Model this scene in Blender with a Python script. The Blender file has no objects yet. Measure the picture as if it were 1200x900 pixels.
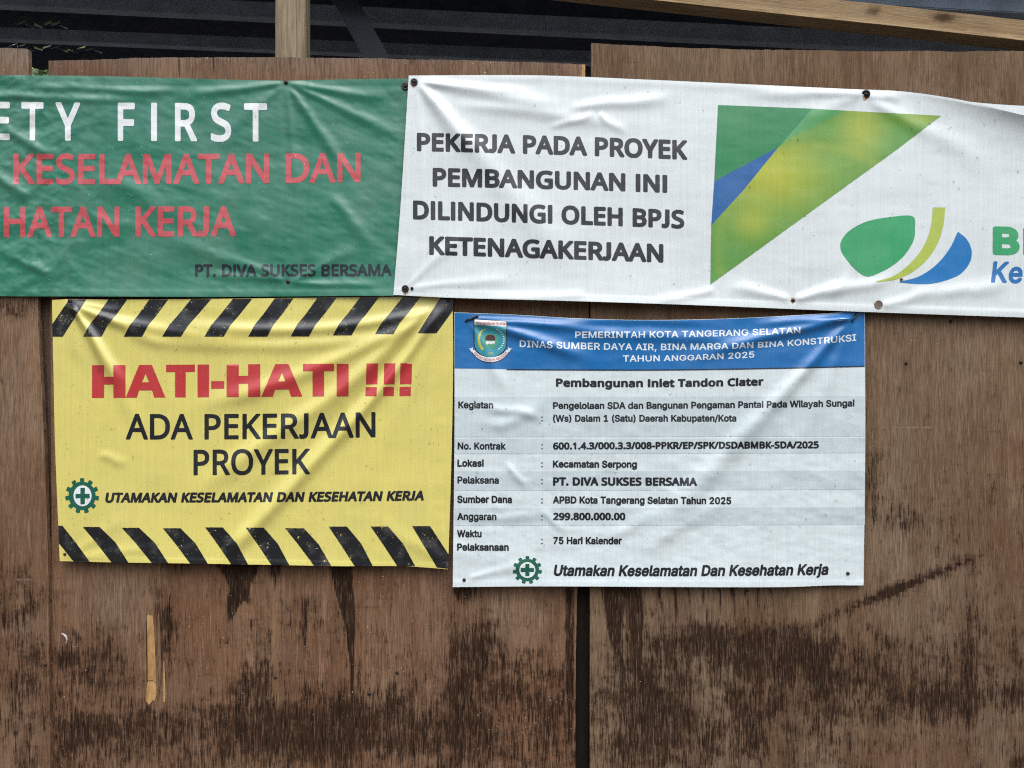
import bpy, bmesh, math, random
import numpy as np
from mathutils import Vector, Matrix
from mathutils.geometry import delaunay_2d_cdt

SC = bpy.context.scene
COL = SC.collection
R = math.radians

# ------------------------------------------------------------------ camera, sky, sun, exposure
S = 0.00194            # metres on the wall per photograph pixel
DIST = 1.7587          # camera to wall
EYE = 1.55
cam_d = bpy.data.cameras.new('camera')
cam = bpy.data.objects.new('camera', cam_d)
COL.objects.link(cam)
cam.location = (0, -DIST, EYE)
cam.rotation_euler = (R(90), 0, 0)
cam_d.sensor_width = 36
cam_d.lens = 36 * DIST / (1200 * S)
cam_d.clip_start = 0.05
cam_d.clip_end = 500
SC.camera = cam

SUN_EL, SUN_AZ = 58, -24      # overcast: a very soft sun above and behind the camera, slightly left
world = bpy.data.worlds.new('World')
SC.world = world
world.use_nodes = True
wn = world.node_tree
wn.nodes.clear()
w_out = wn.nodes.new('ShaderNodeOutputWorld')
w_bg = wn.nodes.new('ShaderNodeBackground')
w_sky = wn.nodes.new('ShaderNodeTexSky')
w_hsv = wn.nodes.new('ShaderNodeHueSaturation')
w_sky.sky_type = 'NISHITA'
w_sky.sun_disc = False
w_sky.sun_elevation = R(SUN_EL)
w_sky.sun_rotation = R(180 + SUN_AZ)
w_sky.dust_density = 3.0
w_hsv.inputs['Saturation'].default_value = 0.40
w_bg.inputs['Strength'].default_value = 0.15
wn.links.new(w_sky.outputs[0], w_hsv.inputs['Color'])
# an overcast dome is dimmer towards the horizon than overhead
w_tc = wn.nodes.new('ShaderNodeTexCoord')
w_sep = wn.nodes.new('ShaderNodeSeparateXYZ')
w_mr = wn.nodes.new('ShaderNodeMapRange')
w_mr.interpolation_type = 'SMOOTHSTEP'
w_mr.inputs['From Min'].default_value = -0.02
w_mr.inputs['From Max'].default_value = 0.62
w_mr.inputs['To Min'].default_value = 0.08
w_mr.inputs['To Max'].default_value = 2.3
w_mul = wn.nodes.new('ShaderNodeMix')
w_mul.data_type = 'RGBA'; w_mul.blend_type = 'MULTIPLY'
w_mul.inputs[0].default_value = 1.0
wn.links.new(w_tc.outputs['Generated'], w_sep.inputs[0])
wn.links.new(w_sep.outputs['Z'], w_mr.inputs['Value'])
wn.links.new(w_hsv.outputs[0], w_mul.inputs[6])
wn.links.new(w_mr.outputs[0], w_mul.inputs[7])
wn.links.new(w_mul.outputs[2], w_bg.inputs[0])
wn.links.new(w_bg.outputs[0], w_out.inputs[0])
sun_d = bpy.data.lights.new('sun', 'SUN')
sun = bpy.data.objects.new('sun', sun_d)
COL.objects.link(sun)
sun_d.energy = 1.0
sun_d.angle = R(40)
sun_d.color = (1.0, 0.97, 0.93)
sun.rotation_euler = (R(90 - SUN_EL), 0, R(SUN_AZ))
sun.location = (0, -4, 6)
SC.view_settings.view_transform = 'Standard'
SC.view_settings.look = 'None'
SC.view_settings.gamma = 1
SC.view_settings.exposure = 0.12
SC.cycles.use_denoising = False      # keep the fine wood grain
SC.cycles.filter_width = 1.15
SC.cycles.max_bounces = 8
# ------------------------------------------------------------------ glyph outlines: "advance;x y x y ...|..." in font units
GLYPH = {
 'n': {
  'A': '429;0 0 187 482 242 482 428 0 366 0 308 148 118 148 61 0|138 202 290 202 236 347 230 367 221 396 214 419 203 378 193 347',
  'B': '437;65 0 65 480 202 480 257 477 303 468 338 453 364 431 379 400 384 361 382 334 374 311 361 290 343 274 320 262 293 255 293 251 312 247 331 241 348 234 363 224 376 212 386 197 394 180 399 160 400 136 395 96 380 63 356 36 322 16 282 4 234 0|126 275 214 275 251 278 279 284 299 295 312 310 319 330 322 354 319 378 309 397 294 411 272 420 242 426 205 428 126 428|126 51 222 51 261 54 290 62 311 76 325 94 333 116 336 141 333 165 324 185 310 202 288 215 257 222 218 225 126 225',
  'C': '424;261 -7 215 -3 174 7 139 24 109 46 85 75 65 109 52 149 44 192 41 240 44 287 53 330 67 368 88 403 114 431 146 455 183 472 225 483 271 486 320 483 364 474 404 458 379 407 330 425 311 430 292 432 271 433 223 427 182 410 149 381 124 343 110 296 105 240 109 184 123 137 146 98 178 69 219 52 270 46 330 52 385 65 385 13 329 -2',
  'D': '490;65 0 65 480 213 480 259 477 301 468 338 453 371 432 398 406 420 374 436 336 446 293 449 244 442 170 420 109 383 61 333 27 272 7 199 0|126 52 191 52 261 59 315 82 354 120 378 174 385 242 380 301 364 348 338 383 302 408 258 423 204 428 126 428',
  'E': '373;65 0 65 480 333 480 333 426 126 426 126 277 321 277 321 224 126 224 126 53 333 53 333 0',
  'F': '349;65 0 65 480 333 480 333 426 126 426 126 257 320 257 320 203 126 203 126 0',
  'G': '489;271 -7 224 -3 182 7 145 23 114 46 88 74 67 108 53 148 44 191 41 240 44 288 54 331 71 370 93 404 121 433 155 456 195 473 240 483 289 486 316 485 341 483 366 479 389 473 411 466 433 458 410 406 352 425 331 430 309 432 286 433 233 427 188 410 152 381 125 343 109 296 104 240 106 203 112 169 123 139 137 112 157 89 181 70 210 57 245 48 285 46 338 49 379 57 379 199 273 199 273 253 439 253 439 18 413 10 387 4 361 -1 333 -4 303 -6',
  'H': '498;65 0 65 480 126 480 126 277 371 277 371 480 432 480 432 0 371 0 371 224 126 224 126 0',
  'I': '228;27 0 27 35 83 48 83 431 27 445 27 480 200 480 200 445 144 431 144 48 200 35 200 0',
  'J': '183;-3 -128 -31 -125 -52 -119 -52 -68 -30 -73 -4 -75 7 -74 18 -72 28 -68 37 -62 45 -54 52 -44 58 -32 61 -16 62 3 62 480 122 480 122 7 118 -35 107 -69 88 -95 63 -113 32 -124',
  'K': '416;65 0 65 480 126 480 126 243 167 289 208 334 338 480 408 480 218 271 416 0 345 0 175 229 126 186 126 0',
  'L': '352;65 0 65 480 126 480 126 54 335 54 335 0',
  'M': '609;65 0 65 480 154 480 302 87 305 87 455 480 544 480 544 0 484 0 484 295 486 364 489 420 486 420 326 0 277 0 119 420 116 420 120 364 121 291 121 0',
  'N': '510;65 0 65 480 135 480 391 83 394 83 392 115 390 162 389 209 389 480 445 480 445 0 375 0 118 398 116 398 119 340 121 268 121 0',
  'O': '525;263 -7 216 -3 174 7 139 24 109 48 84 76 65 111 52 150 44 193 41 241 44 288 52 331 65 370 84 404 109 433 139 456 174 473 216 483 263 487 309 484 349 473 384 456 414 433 439 405 458 370 472 331 481 288 484 240 481 193 472 150 458 110 439 76 414 47 384 24 349 7 308 -3|263 46 312 51 352 69 382 98 403 137 416 184 420 240 416 297 403 344 382 382 352 411 313 428 263 434 214 428 174 411 143 382 122 344 109 297 105 240 109 184 122 137 143 98 173 69 213 51',
  'P': '406;65 0 65 480 192 480 249 475 295 463 329 443 353 415 367 380 372 338 370 313 364 288 354 264 340 243 320 224 294 208 263 196 225 189 181 187 126 187 126 0|126 238 174 238 216 241 250 248 276 261 295 279 306 304 310 336 306 364 296 387 280 405 257 418 225 425 187 428 126 428',
  'Q': '525;372 -114 279 -6 270 -7 263 -7 216 -3 174 7 139 24 109 48 84 76 65 111 52 150 44 193 41 241 44 288 52 331 65 370 84 404 109 433 139 456 174 473 216 483 263 487 309 484 349 473 384 456 414 433 439 405 458 370 472 331 481 288 484 240 480 185 468 135 448 91 421 54 386 25 344 5 459 -114|263 46 312 51 352 69 382 98 403 137 416 184 420 240 416 297 403 344 382 382 352 411 313 428 263 434 214 428 174 411 143 382 122 344 109 297 105 240 109 184 122 137 143 98 173 69 213 51',
  'R': '418;65 0 65 480 197 480 252 476 296 464 329 446 353 419 367 385 372 343 370 319 366 298 358 279 348 264 336 250 322 239 307 229 292 221 276 215 408 0 337 0 221 198 126 198 126 0|126 249 197 249 233 252 261 259 283 272 298 290 307 313 310 340 306 369 297 391 281 407 259 418 230 425 194 427 126 427',
  'S': '369;166 -7 140 -6 115 -4 91 -1 70 4 51 9 34 16 34 74 94 54 119 50 143 47 169 46 201 48 228 55 249 66 265 82 274 101 277 123 276 138 272 151 267 163 258 173 247 183 232 192 164 222 126 238 96 256 72 276 54 300 44 329 40 364 42 388 49 410 60 429 74 446 92 460 114 471 138 480 165 485 193 486 219 485 243 483 266 479 287 473 307 467 326 459 307 408 253 426 233 430 213 432 192 433 165 431 142 425 124 414 112 400 104 383 101 363 103 348 106 335 111 323 120 313 131 303 144 294 206 267 233 256 257 245 278 233 296 221 310 207 322 191 330 173 335 152 337 128 332 89 317 56 291 29 256 9 215 -3',
  'T': '373;156 0 156 426 7 426 7 480 366 480 366 426 217 426 217 0',
  'U': '491;243 -7 188 -1 143 15 107 42 81 78 66 121 60 171 60 480 121 480 121 169 124 133 135 102 152 78 176 60 208 49 246 46 286 50 317 61 341 80 357 106 367 135 370 169 370 480 430 480 430 169 428 137 421 107 410 80 394 55 373 34 348 16 318 4 283 -4',
  'V': '403;171 0 0 480 63 480 171 172 189 117 201 67 214 117 232 173 339 480 403 480 232 0',
  'W': '625;135 0 8 480 71 480 146 187 160 127 169 73 179 130 194 190 279 480 341 480 429 188 445 127 455 73 465 127 479 187 553 480 616 480 488 0 427 0 334 314 323 353 314 388 310 409 303 372 287 312 196 0',
  'X': '394;3 0 162 250 13 480 80 480 197 291 316 480 379 480 231 251 391 0 322 0 195 208 66 0',
  'Y': '380;160 0 160 183 0 480 66 480 190 244 315 480 380 480 220 186 220 0',
  'Z': '384;26 0 26 46 278 426 34 426 34 480 351 480 351 434 99 54 358 54 358 0',
  'a': '377;144 -7 114 -4 86 5 63 19 45 40 34 67 31 100 36 133 50 161 73 183 106 200 150 210 203 215 265 217 265 238 262 265 256 286 245 301 230 311 212 316 190 318 172 317 154 315 136 310 89 291 71 335 87 343 106 350 126 357 148 362 170 365 193 366 233 363 266 353 291 337 308 314 319 283 322 245 322 0 279 0 268 51 265 51 249 33 233 19 216 7 196 0 173 -5|158 41 187 44 212 52 234 66 251 86 261 112 264 144 264 176 211 174 171 170 140 163 118 152 103 138 95 121 92 99 94 81 100 66 110 55 124 47 140 43',
  'b': '413;228 -7 201 -5 178 0 158 9 142 20 128 32 116 46 111 46 99 0 57 0 57 510 116 510 116 386 115 344 113 312 116 312 128 327 142 339 158 351 178 359 201 364 228 366 269 361 305 345 335 319 358 283 372 237 376 180 372 123 358 77 335 40 305 14 269 -1|219 42 248 46 273 58 291 78 304 105 312 139 315 181 311 230 299 268 280 295 253 312 218 317 183 313 157 302 138 284 126 258 119 224 116 182 116 179 119 138 126 105 138 78 157 58 184 46',
  'c': '322;201 -7 171 -5 143 2 117 13 93 28 74 48 58 73 46 103 39 138 37 178 39 220 47 256 59 286 76 311 96 332 119 347 146 358 174 365 206 367 259 361 300 347 282 298 244 310 204 315 166 310 136 293 115 266 102 228 98 179 101 139 110 105 124 79 144 60 170 48 201 44 220 45 237 47 253 50 294 65 294 13 254 -2',
  'd': '413;185 -7 143 -2 107 14 77 40 55 76 41 123 37 179 41 236 55 283 78 319 108 346 144 361 185 367 211 365 234 360 254 351 270 340 285 328 297 314 301 314 299 339 297 367 297 510 356 510 356 0 308 0 300 48 297 48 285 34 271 21 254 9 234 0 211 -5|194 42 228 46 255 56 274 74 287 98 295 129 298 168 298 179 295 220 288 254 275 282 256 302 229 314 193 318 164 313 140 301 122 280 109 252 101 218 98 178 101 138 109 105 122 78 141 58 165 46',
  'e': '379;210 -7 177 -4 147 3 120 14 96 30 75 51 59 76 47 106 39 140 37 177 39 215 46 249 57 279 72 305 90 326 112 344 138 357 166 364 196 367 226 364 252 358 276 347 296 331 313 312 327 290 337 264 343 235 345 204 345 169 98 169 102 131 113 100 129 76 152 58 180 47 213 44 235 44 255 46 274 50 328 69 328 17 274 -1 255 -4 234 -6|99 216 283 216 280 244 273 269 262 290 245 306 223 315 195 318 169 315 147 306 129 291 114 271 105 245',
  'f': '231;73 0 73 314 10 314 10 342 73 362 73 383 77 425 87 458 104 483 127 500 156 510 190 514 229 510 260 502 244 455 220 462 191 465 173 463 158 457 147 446 139 430 134 409 132 383 132 360 223 360 223 314 132 314 132 0',
  'g': '413;195 -161 145 -159 102 -151 65 -138 65 -84 103 -100 148 -109 198 -112 227 -109 251 -100 271 -85 286 -65 295 -40 298 -11 298 3 298 27 300 48 297 48 268 17 231 -1 185 -7 142 -1 106 15 76 42 54 79 41 125 37 179 41 233 54 278 76 316 106 344 142 361 185 367 208 365 229 361 249 353 267 343 283 329 298 312 301 312 309 360 356 360 356 -6 352 -53 338 -92 317 -122 286 -144 245 -157|194 42 227 45 253 55 273 71 287 94 295 126 298 165 298 179 295 224 287 259 273 285 252 303 226 313 193 317 165 313 142 301 123 281 109 254 101 220 98 179 101 138 109 104 123 77 141 57 165 46',
  'h': '415;57 0 57 510 116 510 116 361 113 310 117 310 130 327 146 341 164 352 185 360 206 364 229 366 269 363 302 352 328 335 346 310 357 276 361 234 361 0 302 0 302 230 293 278 266 307 222 317 186 313 158 302 139 283 126 257 119 225 116 186 116 0',
  'i': '173;87 420 78 421 70 424 62 429 57 436 54 446 52 457 54 469 57 479 62 486 70 491 78 494 87 495 96 494 104 491 111 486 117 479 120 469 122 457 120 446 117 436 111 429 104 424 96 421|57 0 57 360 116 360 116 0',
  'j': '173;87 420 78 421 70 424 62 429 57 436 54 446 52 457 54 469 57 479 62 486 70 491 78 494 87 495 96 494 104 491 111 486 117 479 120 469 122 457 120 446 117 436 111 429 104 424 96 421|15 -161 -15 -159 -37 -153 -37 -105 -16 -110 7 -112 21 -111 33 -107 43 -100 51 -90 56 -75 57 -56 57 360 116 360 116 -54 113 -85 105 -111 92 -133 73 -148 47 -158',
  'k': '359;57 0 57 510 116 510 116 244 115 216 113 185 116 185 128 201 144 221 158 238 273 360 343 360 197 206 353 0 281 0 156 168 116 132 116 0',
  'l': '173;57 0 57 510 116 510 116 0',
  'm': '628;57 0 57 360 105 360 113 311 117 311 129 328 144 342 162 353 182 361 202 365 223 367 273 360 310 340 333 306 336 306 350 325 366 340 386 352 407 360 429 365 452 367 489 363 520 353 543 335 560 310 570 277 574 234 574 0 515 0 515 232 507 279 483 308 442 317 410 314 385 304 367 287 355 264 347 234 345 199 345 0 286 0 286 232 278 279 253 308 212 317 180 313 155 302 137 283 125 258 118 226 116 187 116 0',
  'n': '415;57 0 57 360 105 360 113 311 117 311 130 328 146 342 165 353 186 361 208 365 230 367 270 363 302 353 328 335 346 310 357 277 361 234 361 0 302 0 302 230 293 278 266 307 222 317 186 313 158 302 139 283 126 258 119 226 116 187 116 0',
  'o': '406;202 -7 172 -4 143 3 117 15 94 32 75 53 58 79 46 109 39 143 37 181 42 236 57 282 82 318 116 345 156 361 204 367 236 364 264 357 290 345 314 328 333 307 349 282 361 252 368 218 370 181 365 126 350 79 325 42 291 15 250 -1|203 42 237 46 263 59 283 80 298 107 306 141 309 181 306 220 298 253 283 281 263 301 236 313 203 317 169 313 143 301 123 281 109 253 101 220 98 181 101 141 109 107 123 80 143 59 170 46',
  'p': '413;57 -161 57 360 105 360 113 311 116 311 128 326 142 339 158 351 178 360 201 365 228 367 270 362 305 346 335 320 358 284 372 238 376 181 372 124 358 78 335 41 305 14 269 -1 228 -7 202 -5 179 0 159 9 142 20 128 32 116 46 112 46 115 17 116 -13 116 -161|219 42 240 44 258 50 273 60 286 74 296 90 305 110 310 132 314 155 315 181 312 220 304 253 291 280 272 301 248 313 218 317 185 314 159 303 140 286 127 262 119 231 116 192 116 181 119 140 126 106 138 78 157 58 184 46',
  'q': '413;297 -161 297 -7 298 21 300 48 296 48 285 34 270 21 254 9 234 0 210 -5 183 -7 143 -2 107 14 78 40 55 76 41 123 37 179 42 236 55 283 78 319 108 346 144 361 185 367 212 365 235 360 255 351 271 339 286 326 298 311 300 311 309 360 356 360 356 -161|195 42 228 46 255 56 274 73 287 97 295 128 298 167 298 179 295 221 287 255 275 282 256 302 228 314 193 318 164 313 140 301 122 280 108 252 101 218 98 178 101 139 109 105 122 78 141 58 165 46',
  'r': '277;57 0 57 360 105 360 112 294 115 294 128 313 143 330 160 345 179 357 201 364 225 367 247 366 267 363 260 308 241 312 221 313 203 311 186 306 169 298 154 286 141 272 131 256 123 236 118 215 116 192 116 0',
  's': '322;148 -7 124 -6 102 -4 83 -1 66 4 50 9 35 16 35 70 87 50 107 45 128 42 149 41 176 43 198 47 214 55 225 66 232 79 234 94 234 103 231 111 227 118 221 125 212 133 200 140 146 164 86 191 71 200 58 211 48 223 40 237 36 253 34 271 38 299 51 323 72 342 99 356 132 364 169 367 191 366 211 364 231 360 284 343 264 296 216 312 200 315 183 318 165 318 143 317 124 313 110 307 99 298 93 287 91 275 92 265 95 257 99 249 107 243 116 236 129 229 183 206 242 180 257 170 269 159 279 147 286 133 290 118 291 99 287 67 274 41 253 20 224 5 189 -4',
  't': '242;167 -7 149 -6 132 -2 115 3 100 11 87 22 77 37 68 55 63 78 62 105 62 314 11 314 11 343 62 366 86 443 121 443 121 360 225 360 225 314 121 314 121 106 123 86 128 70 137 57 148 49 162 43 177 42 205 44 228 49 228 4 201 -4',
  'u': '415;184 -7 144 -3 111 7 86 25 68 49 57 83 53 124 53 360 113 360 113 128 122 81 148 52 193 42 229 46 256 57 276 76 289 102 296 134 299 173 299 360 358 360 358 0 310 0 301 48 298 48 285 31 269 17 250 6 229 -1 207 -5',
  'v': '341;136 0 0 360 63 360 140 148 151 115 162 80 169 52 171 52 179 81 190 116 201 148 278 360 341 360 204 0',
  'w': '528;106 1 7 361 69 361 118 169 132 110 142 61 144 61 151 89 159 125 169 158 232 361 297 361 359 158 373 108 383 62 385 62 395 108 410 169 460 361 520 361 420 1 351 1 289 203 274 258 265 299 262 299 253 258 238 203 173 1',
  'x': '355;12 0 142 184 18 360 85 360 178 224 270 360 336 360 212 184 343 0 276 0 178 144 79 0',
  'y': '343;56 -161 28 -160 7 -156 7 -109 25 -111 47 -113 66 -111 83 -105 97 -95 108 -82 118 -67 127 -49 146 -1 1 360 64 360 142 155 160 104 172 57 175 57 187 101 206 156 279 360 343 360 187 -50 174 -81 157 -108 139 -131 116 -148 89 -158',
  'z': '316;26 0 26 39 220 314 38 314 38 360 285 360 285 316 94 46 289 46 289 0',
  '0': '384;191 -7 142 1 102 22 72 59 50 108 37 169 33 240 35 290 40 334 49 373 61 407 78 435 99 458 125 474 156 484 191 487 241 480 281 458 312 422 334 373 347 313 351 240 349 191 344 147 335 108 322 74 305 45 284 23 258 6 227 -3|191 44 224 49 249 65 268 92 281 130 289 180 291 240 289 300 281 349 268 388 249 415 224 431 191 437 159 431 133 415 115 388 102 349 95 300 92 240 95 180 102 131 115 93 133 65 159 49',
  '1': '384;181 0 181 335 181 381 183 418 164 400 142 381 91 339 60 379 189 480 238 480 238 0',
  '2': '384;32 0 32 49 158 176 219 240 234 259 247 278 257 296 264 315 268 334 269 355 267 380 259 400 246 415 229 427 208 434 185 436 162 435 142 430 123 424 105 415 87 403 69 390 38 430 57 445 79 458 102 470 128 479 155 484 185 486 226 482 262 471 291 452 312 427 325 396 330 359 328 334 323 311 314 288 303 267 288 245 271 224 207 155 107 56 107 54 349 54 349 0',
  '3': '384;162 -7 137 -6 114 -4 92 -1 71 4 50 11 30 19 30 75 51 65 73 58 95 51 118 47 141 44 163 43 202 46 233 54 256 68 271 87 281 110 284 138 280 165 268 186 249 202 222 213 189 220 150 222 103 222 103 273 150 273 187 275 217 284 240 298 257 316 267 338 271 363 268 385 260 403 247 417 230 428 208 434 183 437 159 435 136 431 117 425 62 396 33 437 51 449 72 461 96 471 123 480 152 485 183 486 229 483 266 471 294 453 315 428 327 400 331 367 328 337 319 312 304 290 284 274 260 261 232 253 232 250 267 243 296 231 318 214 333 192 343 166 346 136 344 110 337 85 326 62 311 42 291 25 266 11 237 1 202 -5',
  '4': '384;244 0 244 109 14 109 14 159 240 482 301 482 301 162 371 162 371 109 301 109 301 0|72 162 244 162 244 313 245 372 247 419 244 419 231 392 216 367',
  '5': '384;167 -7 142 -6 119 -4 97 0 76 5 58 12 42 19 42 75 60 66 79 58 101 52 124 47 146 45 167 44 200 46 229 55 253 69 271 89 282 115 285 147 282 176 273 200 257 219 234 233 203 242 165 244 122 241 83 234 54 253 72 480 312 480 312 426 122 426 111 287 142 291 185 294 231 290 270 278 302 257 326 229 341 195 346 153 341 107 325 68 299 36 263 12 219 -2',
  '6': '384;200 -7 171 -4 143 3 118 16 95 34 75 57 59 86 47 120 39 160 37 205 38 239 41 273 46 307 54 339 65 369 79 397 97 423 119 444 146 462 177 475 214 484 257 486 288 485 316 480 316 430 288 436 258 438 229 436 203 431 181 422 162 411 145 397 132 380 121 361 113 341 106 318 101 295 98 270 96 244 100 244 112 259 126 272 143 284 163 293 187 298 214 300 253 296 286 283 314 262 336 233 348 197 353 154 348 108 334 69 311 36 281 12 244 -2|199 43 226 46 249 55 268 70 283 92 291 120 294 154 292 183 284 207 271 227 253 242 230 251 201 254 181 252 163 248 146 241 132 231 120 220 110 208 103 194 98 180 97 166 98 147 102 128 108 108 117 91 128 75 142 61 159 51 178 45',
  '7': '384;91 0 288 426 30 426 30 480 351 480 351 434 156 0',
  '8': '384;193 -7 146 -3 106 8 75 27 51 53 38 85 33 122 34 143 39 162 47 179 57 195 69 209 83 221 99 232 115 242 132 251 110 265 90 281 73 299 59 320 51 344 48 372 50 395 57 416 67 434 81 450 98 463 118 473 141 480 165 485 191 486 231 483 265 473 295 457 317 434 331 406 335 371 334 353 330 336 323 321 313 307 302 295 289 283 244 254 298 222 313 209 325 196 336 181 344 164 349 145 351 124 346 87 332 55 308 29 276 9 238 -3|194 277 216 287 236 299 253 312 266 328 274 347 277 369 274 390 266 407 253 421 236 431 215 437 191 439 168 437 147 431 130 421 117 407 109 390 106 369 107 354 111 340 118 328 127 317 137 308 150 299|192 40 222 43 247 51 267 63 281 80 290 100 293 124 290 146 281 165 265 182 245 196 221 210 192 222 181 226 154 213 132 199 114 183 101 165 93 145 91 122 93 100 102 80 116 63 135 51 161 43',
  '9': '384;129 -7 98 -5 69 0 69 50 87 46 106 43 128 42 157 43 183 49 205 57 224 69 240 83 254 99 265 118 274 138 280 161 285 185 288 209 289 235 285 235 274 221 260 207 243 196 222 187 199 181 171 179 133 184 99 196 72 217 50 246 38 282 34 324 36 356 42 385 53 411 67 433 85 452 106 467 130 478 157 484 187 486 216 484 244 476 269 463 292 445 312 422 328 393 340 359 347 320 349 275 348 240 345 206 340 173 332 141 322 110 307 82 289 57 267 35 240 17 208 4 171 -4|184 226 205 227 223 231 240 239 254 248 266 259 276 272 284 286 288 299 289 314 288 333 284 352 278 371 269 388 258 404 244 418 227 428 208 434 187 437 161 433 138 424 119 409 104 387 95 359 92 325 95 296 102 272 115 252 132 237 155 229',
  '.': '180;89 -9 79 -8 69 -5 60 1 54 10 50 22 48 36 50 51 54 63 60 71 69 77 79 80 89 81 100 80 110 77 119 71 126 63 130 51 132 36 130 22 126 10 119 1 110 -5 100 -8',
  ',': '180;28 -87 47 -3 61 78 124 78 129 71 104 -8 71 -87',
  ':': '180;89 278 79 279 69 283 60 289 54 297 50 309 48 324 50 339 54 351 60 359 69 365 79 368 89 369 100 368 110 365 119 359 126 351 130 339 132 324 130 309 126 297 119 289 110 283 100 279|89 -9 79 -8 69 -5 60 1 54 10 50 22 48 36 50 51 54 63 60 71 69 77 79 80 89 81 100 80 110 77 119 71 126 63 130 51 132 36 130 22 126 10 119 1 110 -5 100 -8',
  '/': '250;7 0 185 480 243 480 64 0',
  '-': '216;27 154 27 206 189 206 189 154',
  '(': '201;126 -106 95 -65 70 -20 51 28 37 79 30 131 27 184 30 238 37 291 51 342 70 391 95 437 126 480 181 480 153 436 129 390 110 340 97 289 89 238 87 185 89 133 97 82 110 32 129 -17 152 -63 181 -106',
  ')': '201;21 -106 49 -63 73 -17 91 32 104 82 112 133 115 185 112 238 104 289 91 340 73 390 49 436 20 480 76 480 107 437 132 391 151 342 164 291 172 238 175 184 172 131 164 79 151 28 132 -20 107 -65 76 -106',
 },
 'i': {
  'A': '480;16 0 201 509 276 509 463 0 395 0 287 302 264 372 232 478 245 478 213 371 191 302 85 0|110 142 110 199 370 199 370 142',
  'B': '456;60 0 60 509 241 509 274 507 304 501 329 491 350 477 367 461 381 442 390 421 396 398 398 374 397 353 393 336 387 320 378 307 368 295 356 286 343 278 329 272 315 267 315 262 331 260 347 254 363 245 378 234 391 220 402 203 411 184 416 161 418 136 416 111 410 88 400 67 386 48 368 31 344 18 317 8 284 2 247 0|125 57 245 57 281 60 309 67 330 80 344 96 353 115 355 137 354 153 350 169 342 184 333 197 320 209 306 218 289 225 269 229 248 231 125 231|125 285 238 285 256 287 273 290 288 296 302 304 314 314 323 326 330 340 335 355 336 372 333 393 326 412 313 429 294 442 270 449 240 452 125 452',
  'C': '510;267 -7 225 -3 186 7 150 25 119 49 92 79 70 115 53 157 44 203 40 254 44 305 53 352 70 393 92 429 119 459 150 484 186 501 225 512 267 516 293 514 317 511 340 504 362 496 383 485 402 471 419 456 435 438 448 418 459 397 467 373 473 348 408 348 404 365 397 380 389 395 380 407 369 418 357 428 344 437 330 444 315 449 300 453 284 455 267 456 237 453 209 445 184 432 161 414 141 391 125 364 113 332 106 295 103 254 106 213 113 177 125 145 141 117 161 94 184 76 210 63 237 56 267 53 284 54 300 56 315 60 330 65 344 72 357 81 369 90 380 102 389 114 397 128 404 144 408 160 473 160 467 135 459 112 448 91 435 71 420 53 402 38 383 24 363 13 341 5 317 -2 293 -6',
  'D': '502;219 0 96 0 96 57 215 57 254 60 288 68 318 81 343 99 363 122 379 149 390 181 397 216 399 255 397 294 390 329 379 361 364 388 344 410 320 428 291 441 258 449 221 452 93 452 93 509 225 509 273 505 315 495 353 478 385 455 412 426 433 391 449 351 458 306 462 255 458 205 449 159 433 119 411 83 384 54 351 31 312 14 268 3|125 509 125 0 60 0 60 509',
  'E': '419;60 0 60 509 372 509 372 452 125 452 125 286 355 286 355 229 125 229 125 57 375 57 375 0',
  'F': '410;60 0 60 509 369 509 369 452 125 452 125 278 346 278 346 221 125 221 125 0',
  'G': '520;269 -7 225 -3 185 7 149 25 118 49 91 79 69 116 53 157 43 203 40 254 43 305 53 352 69 393 91 429 117 459 149 484 184 501 223 512 265 516 291 514 316 510 340 504 363 494 384 483 403 469 421 453 436 436 449 416 460 395 468 373 474 349 408 349 402 365 395 379 387 393 378 406 368 417 356 427 344 436 330 443 315 448 300 453 283 455 265 456 236 453 209 445 183 432 160 414 141 392 125 364 113 332 106 295 103 254 106 213 113 177 125 145 141 117 161 95 184 76 210 63 238 56 269 53 296 55 322 61 345 71 365 85 382 102 396 123 407 147 413 173 415 202 434 199 283 199 283 256 478 256 478 200 475 160 466 124 451 91 431 62 406 38 377 19 344 5 308 -4',
  'H': '517;60 0 60 509 125 509 125 289 392 289 392 509 457 509 457 0 392 0 392 232 125 232 125 0',
  'I': '300;31 0 31 57 118 57 118 452 31 452 31 509 269 509 269 452 183 452 183 57 269 57 269 0',
  'J': '396;185 -7 143 -2 106 11 75 33 52 63 38 100 33 145 33 173 98 173 98 145 100 117 108 93 122 74 139 61 160 53 185 50 209 53 230 61 248 74 261 93 269 117 272 145 272 509 336 509 336 145 332 100 318 63 294 33 263 11 227 -2',
  'K': '467;104 145 104 216 139 261 174 303 212 344 364 509 448 509 231 276 228 276|60 0 60 509 125 509 125 334 124 225 125 193 125 0|372 0 188 259 228 309 449 0',
  'L': '393;60 0 60 509 125 509 125 57 361 57 361 0',
  'M': '628;60 0 60 509 152 509 277 187 287 159 299 123 311 84 322 49 307 49 318 83 330 121 342 158 352 187 476 509 568 509 568 0 504 0 504 291 504 327 505 369 506 413 507 457 513 457 498 409 482 363 467 322 456 291 342 0 286 0 170 291 159 321 145 361 129 408 112 457 119 457 120 416 121 372 122 328 122 291 122 0',
  'N': '523;60 0 60 509 136 509 343 183 363 151 388 107 414 55 405 54 401 108 399 157 399 195 399 509 463 509 463 0 387 0 202 290 177 331 148 381 108 452 119 454 122 384 124 328 125 291 125 0',
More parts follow.
